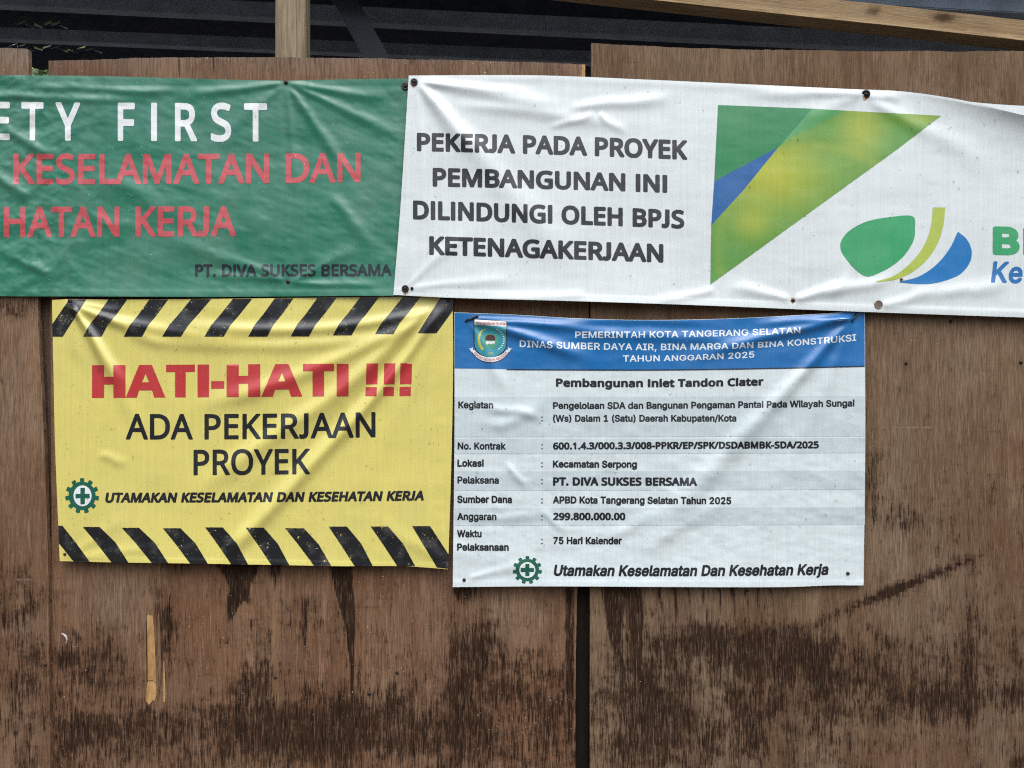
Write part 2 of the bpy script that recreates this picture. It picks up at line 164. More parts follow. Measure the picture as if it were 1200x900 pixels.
  'O': '533;267 -7 225 -3 186 7 150 25 119 49 92 79 70 115 53 157 44 203 40 254 44 305 53 352 70 393 92 429 119 459 150 484 186 501 225 512 267 516 309 512 348 501 384 484 415 459 442 429 464 393 480 352 490 305 493 254 490 203 480 157 464 115 442 79 415 49 384 25 348 7 309 -3|267 53 296 55 324 63 349 76 372 94 392 116 408 144 420 176 428 213 430 254 428 295 420 332 408 365 392 392 372 415 349 433 324 446 296 453 267 456 237 453 210 445 184 433 161 415 142 392 125 364 113 332 106 295 103 254 106 213 113 176 125 144 142 117 161 94 184 76 210 63 237 55',
  'P': '445;60 0 60 509 235 509 272 506 305 499 332 487 356 471 375 452 390 430 400 404 407 377 409 348 407 318 400 291 390 265 375 243 356 223 332 207 305 195 272 188 235 186 109 186 109 242 233 242 257 244 279 248 297 256 312 266 324 279 333 294 339 310 343 328 344 348 343 367 339 385 333 402 324 416 312 428 297 439 279 446 257 451 232 452 125 452 125 0',
  'Q': '533;245 159 313 159 369 85 384 65 468 -48 401 -48 346 27 331 46|267 -7 225 -3 186 7 150 25 119 49 92 79 70 115 53 157 44 203 40 254 44 305 53 352 70 393 92 429 119 459 150 484 186 501 225 512 267 516 309 512 348 501 384 484 415 459 442 429 464 393 480 352 490 305 493 254 490 203 480 157 464 115 442 79 415 49 384 25 348 7 309 -3|267 53 296 55 324 63 349 76 372 94 392 116 408 144 420 176 428 213 430 254 428 295 420 332 408 365 392 392 372 415 349 433 324 446 296 453 267 456 237 453 210 445 184 433 161 415 142 392 125 364 113 332 106 295 103 254 106 213 113 176 125 144 142 117 161 94 184 76 210 63 237 55',
  'R': '449;60 0 60 509 236 509 273 506 305 500 333 489 356 473 376 455 390 433 401 408 407 381 409 352 407 323 401 296 390 271 376 250 356 232 333 217 305 206 273 200 236 198 96 198 96 255 234 255 258 256 280 260 298 267 313 276 325 287 334 300 340 316 344 333 345 352 344 371 340 389 334 405 325 419 313 430 298 440 279 446 258 451 233 452 125 452 125 0|353 0 230 229 303 229 428 0',
  'S': '447;224 -9 188 -7 156 -1 128 9 102 23 81 40 64 60 51 83 42 109 38 137 104 137 108 118 114 102 123 88 136 76 150 66 166 59 185 53 204 50 224 49 246 50 267 54 286 60 303 69 317 79 329 92 338 106 344 122 346 139 344 154 340 168 332 179 322 189 310 197 296 205 245 222 184 239 145 253 112 269 86 289 67 313 56 341 52 372 54 400 62 425 75 448 92 468 113 484 138 498 165 508 195 514 227 516 259 514 289 508 316 498 340 484 360 468 377 449 390 427 398 403 401 378 337 378 332 402 320 421 302 437 280 449 254 456 225 459 204 457 185 454 167 448 152 440 139 430 129 418 121 405 117 391 115 376 117 359 122 345 131 334 142 324 155 315 169 308 212 293 264 279 312 264 328 256 344 248 359 238 372 226 384 213 395 198 402 180 407 161 408 139 406 112 399 87 386 64 370 43 349 25 323 11 294 0 261 -7',
  'T': '449;32 452 32 509 417 509 417 452 257 452 257 0 193 0 193 452',
  'U': '517;259 -8 220 -6 186 2 154 15 126 33 103 55 85 80 71 108 63 140 60 173 60 509 124 509 124 178 126 155 132 133 141 113 153 95 169 80 187 68 208 59 232 53 259 52 285 53 309 59 331 68 349 80 364 95 377 113 385 133 391 155 393 178 393 509 457 509 457 173 454 140 446 108 433 80 414 55 391 33 363 15 332 2 297 -6',
  'V': '480;204 0 16 509 84 509 192 206 215 137 248 31 235 31 267 138 290 206 395 509 463 509 278 0',
  'W': '686;155 0 16 509 82 509 163 196 175 145 187 94 197 40 189 40 200 94 211 145 224 196 306 509 380 509 462 196 474 145 486 94 497 40 488 40 499 94 510 145 523 196 603 509 670 509 530 0 455 0 368 323 351 391 336 475 350 475 335 395 318 323 230 0',
  'X': '474;18 0 217 284 217 236 29 509 104 509 178 400 204 361 223 329 243 292 232 292 252 329 272 361 298 400 374 509 446 509 259 239 259 287 456 0 382 0 292 129 268 165 250 195 230 231 244 231 225 196 206 166 182 129 91 0',
  'Y': '472;203 0 203 208 16 509 91 509 192 344 222 292 250 230 224 230 251 293 280 344 381 509 455 509 268 208 268 0',
  'Z': '438;42 0 42 46 273 385 306 431 341 476 348 454 285 452 223 452 40 452 40 509 397 509 397 462 169 129 134 81 97 33 90 54 152 57 214 57 399 57 399 0',
  'a': '389;160 -9 137 -7 115 -3 94 5 76 15 60 29 48 45 38 63 32 84 30 108 32 128 36 146 43 161 53 174 64 184 78 193 92 200 108 206 125 211 178 220 234 227 247 229 257 231 265 235 271 240 274 246 276 255 276 257 275 272 272 285 267 297 260 307 251 315 240 322 227 327 212 330 196 331 178 330 163 327 149 322 137 316 127 309 118 301 110 292 104 283 100 274 41 291 51 313 64 331 79 346 95 358 114 368 133 375 153 380 173 383 194 384 239 379 255 375 271 369 286 360 300 350 312 336 322 320 330 301 335 278 337 251 337 0 277 0 277 52 272 52 252 25 242 16 229 8 215 1 199 -4 181 -7|170 45 192 47 211 51 228 59 242 68 254 80 263 93 270 108 274 122 276 138 276 190 259 182 231 176 200 171 175 168 134 159 122 153 112 147 103 139 97 130 93 118 92 105 93 93 96 82 102 72 109 64 119 57 130 52 142 48 156 46',
  'b': '424;229 -8 208 -7 189 -3 172 4 159 12 147 21 138 31 118 59 112 59 112 0 53 0 53 509 114 509 114 319 118 319 137 346 147 355 158 364 171 373 188 379 207 383 229 384 259 382 287 374 313 361 335 342 354 320 370 293 381 261 388 227 390 189 388 151 381 116 370 84 355 57 336 34 313 16 288 3 260 -6|220 47 242 49 262 55 279 66 294 80 306 97 316 117 323 139 327 163 328 189 327 215 323 239 316 261 307 281 295 298 280 311 262 322 243 328 220 330 198 328 178 322 161 312 147 299 134 282 125 263 118 241 114 216 113 189 114 162 118 138 125 115 135 95 147 78 162 65 179 55 198 49',
  'c': '396;207 -8 174 -5 144 3 117 16 93 35 72 58 56 85 44 116 37 150 34 187 37 225 44 260 56 291 72 318 93 341 117 360 144 374 174 382 207 384 226 384 243 381 260 377 276 371 291 364 305 356 318 346 330 335 340 322 349 308 356 293 362 277 303 262 290 289 270 311 242 325 207 330 184 328 163 321 145 310 130 296 118 278 108 258 102 236 98 212 96 187 98 163 102 139 108 117 118 97 130 80 145 66 163 55 184 49 207 46 243 52 271 66 292 89 304 117 363 102 357 86 350 70 341 56 331 43 319 32 306 21 292 12 277 5 261 -1 244 -5 226 -7',
  'd': '424;195 -8 165 -6 137 3 111 16 89 34 70 57 55 84 43 116 36 151 34 189 36 227 43 261 55 293 70 320 89 342 112 361 137 374 165 382 196 384 218 383 237 379 253 373 267 364 278 355 287 346 306 319 311 319 311 509 372 509 372 0 313 0 313 59 307 59 287 31 277 21 266 12 252 4 236 -3 217 -7|205 47 226 49 246 55 263 65 278 78 290 95 299 115 306 138 310 162 312 189 310 216 306 241 300 263 290 282 278 299 263 312 246 322 227 328 205 330 182 328 162 322 145 311 130 298 118 281 108 261 102 239 98 215 96 189 98 163 102 139 109 117 118 97 130 80 145 66 162 55 182 49',
  'e': '404;212 -8 177 -5 145 3 117 16 92 35 72 58 56 85 44 116 37 150 34 187 36 224 44 258 55 290 71 317 91 340 115 359 142 373 172 382 205 384 226 383 246 380 266 374 285 366 303 355 319 341 334 324 347 305 357 282 365 256 370 227 371 194 371 169 75 169 75 221 338 221 310 202 308 226 304 248 298 269 288 286 277 301 263 314 246 323 227 328 205 330 183 328 164 323 146 313 131 301 119 286 109 270 102 251 97 231 96 211 96 178 98 151 102 127 110 106 121 88 135 73 151 61 169 53 190 48 212 46 227 47 241 49 254 53 265 58 276 65 285 73 294 82 300 93 306 105 365 91 358 72 348 55 335 39 320 26 302 14 283 4 261 -3 237 -7',
  'f': '254;228 379 228 327 6 327 6 379|81 0 81 432 82 452 87 470 96 486 107 499 120 510 135 519 152 525 169 529 187 530 222 527 243 521 227 468 215 472 195 474 178 472 164 468 154 460 147 449 143 435 142 419 142 0',
  'g': '425;207 -151 180 -149 156 -146 134 -140 114 -132 97 -122 82 -110 70 -97 59 -84 51 -69 101 -41 122 -66 131 -74 142 -82 154 -88 169 -93 187 -96 207 -97 236 -95 261 -87 282 -75 298 -58 308 -34 311 -6 311 68 306 68 287 41 277 32 266 23 252 16 236 10 217 6 195 5 165 7 138 14 113 27 90 43 71 65 55 90 43 120 36 154 34 191 36 229 43 263 55 293 71 320 90 342 112 361 138 374 166 382 196 384 218 383 237 379 253 373 267 365 279 356 288 346 308 319 313 319 313 379 372 379 372 -9 370 -40 363 -67 350 -90 334 -109 314 -124 291 -136 265 -144 237 -149|205 59 227 61 246 66 264 75 278 87 290 103 300 121 307 142 311 166 312 193 311 219 307 242 300 264 291 283 279 299 264 312 247 322 227 328 205 330 182 328 163 322 145 312 130 298 118 282 109 262 102 241 98 218 96 193 98 167 102 144 109 123 118 104 131 88 145 76 163 66 183 61',
  'h': '410;114 227 114 0 53 0 53 509 114 509 114 287 102 287 116 319 132 344 152 362 175 374 200 382 227 384 252 383 275 377 295 369 313 356 328 340 341 321 350 298 355 271 357 240 357 0 296 0 296 235 293 263 286 286 273 304 256 318 235 326 210 329 192 328 176 324 161 317 147 308 136 297 126 283 119 266 115 248',
  'i': '167;53 0 53 379 114 379 114 0|84 443 73 444 63 448 54 455 47 463 43 472 41 483 43 494 47 504 54 512 63 518 73 522 84 524 95 522 105 518 114 512 121 504 125 494 126 483 125 472 121 463 114 455 105 448 95 444',
  'j': '167;53 379 114 379 114 -30 112 -52 108 -72 102 -90 92 -106 80 -119 65 -129 47 -137 27 -141 4 -143 -10 -143 -10 -87 2 -87 18 -85 31 -80 40 -72 47 -61 51 -46 53 -29|83 443 72 444 62 448 53 455 47 463 42 472 41 483 42 494 47 504 53 512 62 518 72 522 83 524 95 522 105 518 114 512 120 504 125 494 126 483 125 472 120 463 114 455 105 448 95 444',
  'k': '381;110 137 110 212 121 212 284 379 360 379 184 199 177 199|53 0 53 509 114 509 114 0|294 0 148 186 191 229 372 0',
  'l': '189;139 -2 112 0 91 8 74 20 62 37 55 59 53 84 53 509 114 509 114 99 114 83 117 71 120 62 126 57 135 53 146 52 160 53 170 54 181 3 162 -1',
  'm': '610;53 0 53 379 112 379 112 295 108 295 114 314 122 331 132 346 144 358 158 368 172 376 187 382 203 385 219 386 245 383 268 375 287 361 303 342 314 320 321 295 312 295 318 312 326 329 337 343 350 356 364 366 381 375 398 381 417 385 437 386 458 385 478 380 497 372 514 361 529 346 541 328 550 307 555 283 557 255 557 0 496 0 496 254 493 279 485 298 473 313 456 323 438 329 419 330 402 329 387 326 374 320 363 312 353 302 345 290 340 277 336 263 335 247 335 0 274 0 274 260 272 280 265 297 253 311 238 322 220 328 199 330 185 329 171 326 158 320 145 312 135 302 126 289 119 274 115 257 114 238 114 0',
  'n': '410;114 227 114 0 53 0 53 379 112 379 112 287 102 287 116 319 132 344 152 362 175 374 200 382 227 384 252 383 275 377 295 369 313 356 328 340 341 321 350 298 355 271 357 240 357 0 296 0 296 235 293 263 286 286 273 304 256 318 235 326 210 329 192 328 176 324 161 317 147 308 136 297 126 283 119 266 115 248',
  'o': '415;207 -8 174 -5 144 3 117 16 93 35 72 58 56 85 44 116 37 150 34 187 37 225 44 260 56 291 72 318 93 341 117 360 144 374 174 382 207 384 241 382 271 374 299 360 323 341 343 318 359 291 371 260 379 225 381 187 379 150 371 116 359 85 343 58 323 35 299 16 271 3 241 -5|207 46 231 49 252 55 270 66 285 80 298 97 307 117 314 139 318 163 319 187 318 212 314 236 307 258 298 278 285 296 270 310 252 321 231 328 207 330 184 328 163 321 145 310 130 296 118 278 108 258 102 236 98 212 96 187 98 163 102 139 108 117 118 97 130 80 145 66 163 55 184 49',
  'p': '424;53 -143 53 379 112 379 112 319 118 319 137 346 147 355 158 364 171 373 188 379 207 383 229 384 259 382 287 374 313 361 335 342 354 320 370 293 381 261 388 227 390 189 388 151 381 116 370 84 355 57 336 34 313 16 288 3 260 -6 229 -8 208 -7 189 -3 173 4 159 12 147 21 138 31 118 59 114 59 114 -143|220 47 242 49 262 55 279 66 294 80 306 97 316 117 323 139 327 163 328 189 327 215 323 239 316 261 307 281 295 298 280 311 262 322 243 328 220 330 198 328 178 322 161 312 147 299 134 282 125 263 118 241 114 216 113 189 114 162 118 138 125 115 135 95 147 78 162 65 179 55 198 49',
  'q': '424;372 -143 311 -143 311 59 306 59 287 31 277 21 266 12 252 4 236 -3 217 -7 195 -8 165 -6 137 3 111 16 89 34 70 57 55 84 43 116 36 151 34 189 36 227 43 261 55 293 70 320 89 342 112 361 137 374 165 382 196 384 218 383 237 379 253 373 267 364 278 355 287 346 307 319 313 319 313 379 372 379|205 47 226 49 246 55 263 65 278 78 290 95 299 115 306 138 310 162 312 189 310 216 306 241 300 263 290 282 278 299 263 312 246 322 227 328 205 330 182 328 162 322 145 311 130 298 118 281 108 261 102 239 98 215 96 189 98 163 102 139 109 117 118 97 130 80 145 66 162 55 182 49',
  'r': '259;53 0 53 379 112 379 112 321 115 321 124 339 137 354 152 367 171 377 191 383 213 385 229 384 243 384 243 322 230 324 207 326 190 324 174 321 159 315 146 306 135 296 126 284 119 269 115 254 114 237 114 0',
  's': '365;182 -8 157 -7 133 -3 112 3 93 12 76 24 62 38 50 54 41 73 36 94 94 107 101 87 111 72 124 60 141 52 160 47 181 45 206 47 227 53 244 62 258 74 265 88 268 103 266 115 262 126 254 136 243 144 229 150 212 155 149 170 118 180 92 192 72 208 58 227 50 249 47 274 49 295 55 314 65 332 79 347 95 360 115 370 137 378 161 383 187 384 212 383 234 379 254 372 271 363 286 352 299 339 309 324 318 308 324 290 268 277 262 291 254 304 243 316 228 325 210 331 187 333 166 331 147 326 131 317 119 305 111 292 109 277 110 264 115 253 124 243 136 235 152 229 172 223 229 209 261 200 287 187 306 171 320 153 328 131 331 107 329 85 323 65 312 47 298 31 281 18 260 6 236 -2 210 -7',
  't': '227;204 379 204 327 6 327 6 379|65 471 126 471 126 98 127 83 130 70 136 61 144 55 156 51 170 50 185 51 202 54 213 2 192 -3 168 -4 138 -1 113 7 92 21 77 41 68 64 65 93',
  'u': '410;182 -5 158 -3 135 2 115 11 97 23 82 39 69 59 60 82 54 109 53 139 53 379 114 379 114 144 116 117 124 94 137 75 154 61 175 53 200 50 218 51 234 55 249 62 263 71 274 83 283 97 290 113 295 132 296 153 296 379 357 379 357 0 298 0 298 92 307 92 294 60 277 35 257 17 234 5 209 -3',
  'v': '389;163 0 17 379 84 379 165 155 187 87 206 21 184 21 203 87 224 155 305 379 371 379 226 0',
  'w': '567;138 0 23 379 87 379 133 214 154 137 175 41 165 41 186 135 206 214 252 379 316 379 362 214 382 136 402 41 391 41 413 135 434 214 480 379 545 379 429 0 368 0 319 172 305 225 291 280 277 338 291 338 277 280 263 225 248 172 199 0',
  'x': '379;21 0 171 218 171 171 29 379 100 379 147 306 179 253 207 206 175 206 202 253 233 306 282 379 352 379 209 169 209 214 358 0 287 0 231 85 200 136 173 182 205 182 178 136 148 85 91 0',
  'y': '389;47 -139 61 -86 71 -87 83 -89 94 -90 104 -89 113 -86 122 -81 130 -74 138 -64 145 -51 151 -36 163 -1 17 379 84 379 165 155 187 87 206 21 184 21 202 87 224 155 305 379 371 379 204 -58 196 -77 187 -93 177 -107 165 -119 153 -128 139 -136 125 -141 109 -144 91 -145 65 -143',
  'z': '380;42 0 42 46 254 320 254 323 48 323 48 379 333 379 333 331 126 60 126 56 339 56 339 0',
  '0': '453;227 -7 191 -3 158 7 130 24 105 48 85 77 69 113 57 155 50 202 48 254 50 306 57 353 69 395 85 431 106 461 130 484 159 502 191 512 227 516 262 512 295 502 323 484 348 461 368 431 384 395 396 353 403 306 405 254 403 202 396 155 384 113 368 77 348 48 323 24 295 7 263 -3|227 50 250 52 271 60 290 74 306 92 320 116 330 144 338 176 342 213 344 254 342 295 338 332 330 365 320 393 306 416 290 435 271 449 250 457 227 460 203 457 182 449 163 435 147 416 134 393 123 365 115 332 111 295 109 254 111 213 115 176 123 144 134 116 147 92 163 74 182 60 203 52',
  '1': '453;76 0 76 55 391 55 391 0|276 509 276 0 212 0 212 448 209 448 86 358 86 427 198 509',
  '2': '453;64 0 64 47 234 229 282 282 294 298 303 312 311 327 316 341 319 356 320 371 319 389 315 405 308 419 298 431 287 441 273 449 258 455 241 458 224 460 205 458 188 454 172 447 159 438 148 427 139 413 132 398 128 381 127 362 66 362 68 391 75 418 86 442 102 464 121 482 143 496 168 507 196 513 225 516 254 513 281 507 306 497 328 482 346 465 361 445 372 423 379 398 381 372 380 354 377 336 371 318 363 299 351 280 336 259 267 180 153 60 153 57 389 57 389 0',
  '3': '453;218 -7 188 -5 159 1 133 10 108 22 88 38 70 57 57 79 48 104 44 132 109 132 112 115 118 100 126 87 137 76 150 66 165 59 182 54 200 51 219 50 239 51 258 55 275 61 291 69 304 80 315 93 323 108 328 125 329 145 328 163 323 180 316 196 306 211 292 223 275 234 254 241 229 246 201 248 157 248 157 299 288 448 288 452 70 452 70 509 372 509 372 461 211 278 211 289 247 290 279 286 308 276 333 262 354 244 371 222 383 198 391 173 393 145 390 116 383 90 370 66 354 45 333 27 309 12 281 2 251 -5',
  '4': '453;40 105 40 158 247 509 311 509 109 166 109 163 413 163 413 105|282 0 282 121 282 146 282 318 343 318 343 0',
  '5': '453;221 -7 192 -5 165 1 140 11 118 25 99 41 83 60 71 82 63 105 60 130 122 130 125 115 130 102 138 89 148 78 160 68 173 60 188 54 204 51 221 50 241 51 259 56 276 64 291 75 304 89 314 104 322 122 326 141 328 162 326 183 321 203 314 221 303 237 290 251 275 262 257 270 238 275 218 277 201 276 184 273 167 268 152 262 139 255 128 246 67 253 96 509 366 509 366 452 151 452 134 301 136 301 148 311 162 318 178 325 194 330 212 333 229 334 252 332 274 328 294 321 313 311 330 299 345 285 358 269 370 251 379 231 386 210 390 187 391 163 388 132 381 102 369 76 352 52 332 32 309 15 282 3 253 -4',
  '6': '453;226 -7 196 -4 168 3 142 15 119 31 100 51 84 74 73 101 66 130 64 162 65 187 71 212 80 239 93 268 112 302 137 340 252 509 322 509 151 261 145 261 151 270 157 279 165 288 174 295 184 302 196 307 208 311 221 313 235 314 265 312 291 305 316 295 337 280 355 262 370 240 380 215 387 187 389 157 387 127 379 98 368 73 352 50 333 30 310 14 284 3 257 -4|226 48 245 50 263 55 279 63 293 73 304 86 314 101 322 119 326 137 327 157 326 178 322 196 314 213 304 228 293 241 279 251 263 259 245 264 226 265 207 264 190 259 174 252 160 241 148 229 138 214 131 197 126 179 125 158 126 138 131 119 138 102 148 86 160 73 174 63 190 55 207 50',
  '7': '453;97 0 323 448 323 452 62 452 62 509 391 509 391 449 165 0',
  '8': '453;226 -7 193 -5 163 1 136 11 111 25 91 42 74 62 62 84 54 109 52 135 53 156 58 176 65 195 75 212 87 228 101 241 117 252 134 260 153 265 153 267 129 276 109 289 93 308 80 330 73 354 70 380 73 405 79 429 90 450 106 469 124 485 146 498 170 508 197 514 226 516 255 514 282 508 306 498 328 485 346 469 361 450 373 429 379 405 382 380 379 354 372 330 359 308 343 289 323 276 300 267 300 265 319 260 335 252 351 241 365 228 377 212 387 195 395 176 399 156 401 135 398 109 391 84 378 62 362 42 341 25 317 11 289 1 259 -5|226 49 248 50 267 54 285 60 300 69 313 79 323 91 331 106 335 121 337 139 335 157 330 173 322 189 312 202 298 213 283 223 265 230 247 234 226 235 206 234 187 230 169 223 154 213 140 202 130 189 122 173 117 157 115 139 117 121 121 106 129 91 139 79 152 69 167 60 185 54 205 50|226 290 244 291 260 294 274 300 287 308 298 318 307 330 314 344 318 359 319 376 318 392 314 407 308 420 299 432 288 442 275 449 260 455 244 459 226 460 208 459 192 455 177 449 164 442 153 432 145 420 138 407 134 392 133 376 134 359 138 344 145 330 154 318 165 308 178 300 193 294 209 291',
  '9': '453;226 516 256 513 285 506 310 494 333 478 352 458 368 434 380 408 387 378 389 347 387 322 382 296 373 270 359 240 340 207 315 168 200 0 130 0 301 248 307 248 302 238 295 229 287 221 278 214 268 207 257 202 245 198 232 195 218 195 188 197 161 203 137 214 116 229 98 247 83 269 72 294 66 321 64 352 66 382 73 411 85 436 101 459 120 479 143 494 168 506 196 513|226 460 207 459 190 454 174 446 160 435 148 423 138 407 131 390 127 372 125 352 127 331 131 313 138 295 148 280 160 268 174 257 190 250 207 245 226 243 245 245 263 249 279 257 293 267 305 280 314 295 322 312 326 330 327 350 326 371 322 390 314 407 305 422 293 435 279 446 263 454 245 459',
  '.': '188;95 -4 83 -3 73 1 63 9 55 18 51 29 50 41 51 53 55 64 63 73 73 81 83 85 95 87 107 85 118 81 128 73 135 64 140 53 141 41 140 29 135 18 128 9 118 1 107 -3',
  ',': '188;38 -119 68 71 137 71 84 -119',
  ':': '188;95 -4 83 -3 73 1 63 9 55 18 51 29 50 41 51 53 55 64 63 73 73 81 83 85 95 87 107 85 118 81 128 73 135 64 140 53 141 41 140 29 135 18 128 9 118 1 107 -3|95 271 83 272 73 277 63 284 55 294 51 304 50 316 51 328 55 339 63 349 73 356 83 360 95 362 107 360 118 356 128 349 135 339 140 328 141 316 140 304 135 294 128 284 118 277 107 272',
  '/': '249;235 533 71 -76 14 -76 178 533',
  '-': '453;337 244 337 188 114 188 114 244',
  '(': '273;89 207 90 244 94 283 101 324 109 364 119 403 132 441 145 477 160 510 177 539 236 539 219 503 204 466 191 428 179 390 169 351 161 313 156 276 152 241 151 207 152 176 155 145 160 115 167 83 177 50 188 16 202 -19 218 -57 236 -96 177 -96 150 -46 128 4 111 55 99 106 92 156',
  ')': '273;37 -96 56 -56 72 -18 86 18 97 52 106 85 113 116 118 147 121 177 122 207 121 241 117 276 112 313 104 351 94 390 82 428 69 466 54 503 37 539 97 539 113 510 128 477 142 441 154 403 164 364 173 323 179 283 183 244 184 207 182 156 174 104 161 53 144 3 123 -47 97 -96',
 },
}
# ------------------------------------------------------------------ helpers
def P(px, py, y=0.0):
    """point of the scene seen at photograph pixel (px, py) when it stands at depth y"""
    f = (DIST + y) / DIST
    return Vector(((px - 600) * S * f, y, EYE - (py - 450) * S * f))

def h01(ix, iy, seed):
    n = (ix.astype(np.int64) * 374761393 + iy.astype(np.int64) * 668265263 + seed * 1274126177) & 0xffffffff
    n = ((n ^ (n >> 13)) * 1274126177) & 0xffffffff
    n = n ^ (n >> 16)
    return (n & 0xffff) / 65535.0

def vnoise(x, y, seed=0):
    x = np.asarray(x, float); y = np.asarray(y, float)
    ix = np.floor(x); iy = np.floor(y)
    fx = x - ix; fy = y - iy
    fx = fx * fx * fx * (fx * (fx * 6 - 15) + 10); fy = fy * fy * fy * (fy * (fy * 6 - 15) + 10)
    a = h01(ix, iy, seed); b = h01(ix + 1, iy, seed); c = h01(ix, iy + 1, seed); d = h01(ix + 1, iy + 1, seed)
    return (a * (1 - fx) + b * fx) * (1 - fy) + (c * (1 - fx) + d * fx) * fy - 0.5

def fbm(x, y, seed=0, octv=3):
    s = 0; a = 1.0; f = 1.0
    for k in range(octv):
        s = s + a * vnoise(x * f, y * f, seed + 17 * k); a *= 0.5; f *= 2.03
    return s

def ridge(px, py, a, b, w0, w1, amp, fade=(0.12, 0.35), bend=0.0):
    """a fold running from a to b (pixels), its half width going from w0 to w1, bent sideways by bend"""
    ax, ay = a; dx, dy = b[0] - ax, b[1] - ay
    L = math.hypot(dx, dy); ux, uy = dx / L, dy / L
    t = ((px - ax) * ux + (py - ay) * uy) / L
    d = (px - ax) * uy - (py - ay) * ux
    tc = np.clip(t, 0, 1)
    d = d + bend * 4 * tc * (1 - tc) + vnoise(t * 3.1, t * 0 + ax, 5) * (w0 + w1) * 0.35
    w = w0 + (w1 - w0) * tc
    e = np.clip(t / max(fade[0], 1e-3), 0, 1) * np.clip((1 - t) / max(fade[1], 1e-3), 0, 1)
    e = e * e * (3 - 2 * e)
    return amp * e * np.exp(-(d / w) ** 2)

def crumple(x, y, seed, sx, sy):
    """sharp little creases: folded noise, sheared so that the creases run askew"""
    a = np.abs(vnoise((x + .6 * y) / sx, (y - .3 * x) / sy, seed)); b = np.abs(vnoise((x - .8 * y) / (sx * .8), (y + .2 * x) / (sy * .9), seed + 3))
    return 0.35 - (a + b) * 0.5 - 0.18

def catmull(pts, n):
    pts = np.array(pts, float)
    if len(pts) == 2:
        t = np.linspace(0, 1, n)[:, None]
        return pts[0] * (1 - t) + pts[1] * t
    seg = np.concatenate([[0], np.cumsum(np.hypot(*np.diff(pts, axis=0).T))])
    t = np.linspace(0, seg[-1], n)
    m = np.zeros_like(pts)
    m[1:-1] = (pts[2:] - pts[:-2]) / (seg[2:] - seg[:-2])[:, None]
    m[0] = (pts[1] - pts[0]) / (seg[1] - seg[0]); m[-1] = (pts[-1] - pts[-2]) / (seg[-1] - seg[-2])
    k = np.clip(np.searchsorted(seg, t, side='right') - 1, 0, len(pts) - 2)
    hseg = (seg[k + 1] - seg[k]); s = ((t - seg[k]) / hseg)[:, None]; hseg = hseg[:, None]
    return ((2 * s**3 - 3 * s**2 + 1) * pts[k] + (s**3 - 2 * s**2 + s) * hseg * m[k]
            + (-2 * s**3 + 3 * s**2) * pts[k + 1] + (s**3 - s**2) * hseg * m[k + 1])

def smooth_closed(pts, n=8):
    pts = [tuple(p) for p in pts]
    out = []
    N = len(pts)
    for i in range(N):
        p0, p1, p2, p3 = (np.array(pts[(i + k) % N], float) for k in (-1, 0, 1, 2))
        for k in range(n):
            t = k / n
            out.append(tuple(0.5 * (2 * p1 + (p2 - p0) * t + (2 * p0 - 5 * p1 + 4 * p2 - p3) * t * t + (3 * p1 - p0 - 3 * p2 + p3) * t**3)))
    return out

def coons(top, bottom, left, right, nu, nv):
    T = catmull(top, nu + 1); B = catmull(bottom, nu + 1); L = catmull(left, nv + 1); Rr = catmull(right, nv + 1)
    u = np.linspace(0, 1, nu + 1)[None, :, None]; v = np.linspace(0, 1, nv + 1)[:, None, None]
    g = (1 - v) * T[None] + v * B[None] + (1 - u) * L[:, None] + u * Rr[:, None]
    g = g - ((1 - u) * (1 - v) * T[0] + u * (1 - v) * T[-1] + (1 - u) * v * B[0] + u * v * B[-1])
    return g[..., 0], g[..., 1]

def link(name, me, mat=None, parent=None, loc=None):
    o = bpy.data.objects.new(name, me)
    COL.objects.link(o)
    if loc is not None:
        o.location = loc
    if mat is not None:
        for m in (mat if isinstance(mat, (list, tuple)) else [mat]):
            me.materials.append(m)
    if parent is not None:
        o.parent = parent
    return o

def mesh_from(name, verts, faces, smooth=True, origin=(0, 0, 0)):
    me = bpy.data.meshes.new(name)
    o = Vector(origin)
    me.from_pydata([tuple(Vector(v) - o) for v in verts], [], faces)
    me.update()
    if smooth:
        me.polygons.foreach_set('use_smooth', [True] * len(me.polygons))
    return me

def tag(o, label=None, cat=None, group=None, kind=None):
    if label: o['label'] = label
    if cat: o['category'] = cat
    if group: o['group'] = group
    if kind: o['kind'] = kind
    return o

def empty(name, loc):
    o = bpy.data.objects.new(name, None)
    o.empty_display_size = 0.05
    COL.objects.link(o)
    o.location = loc
    return o

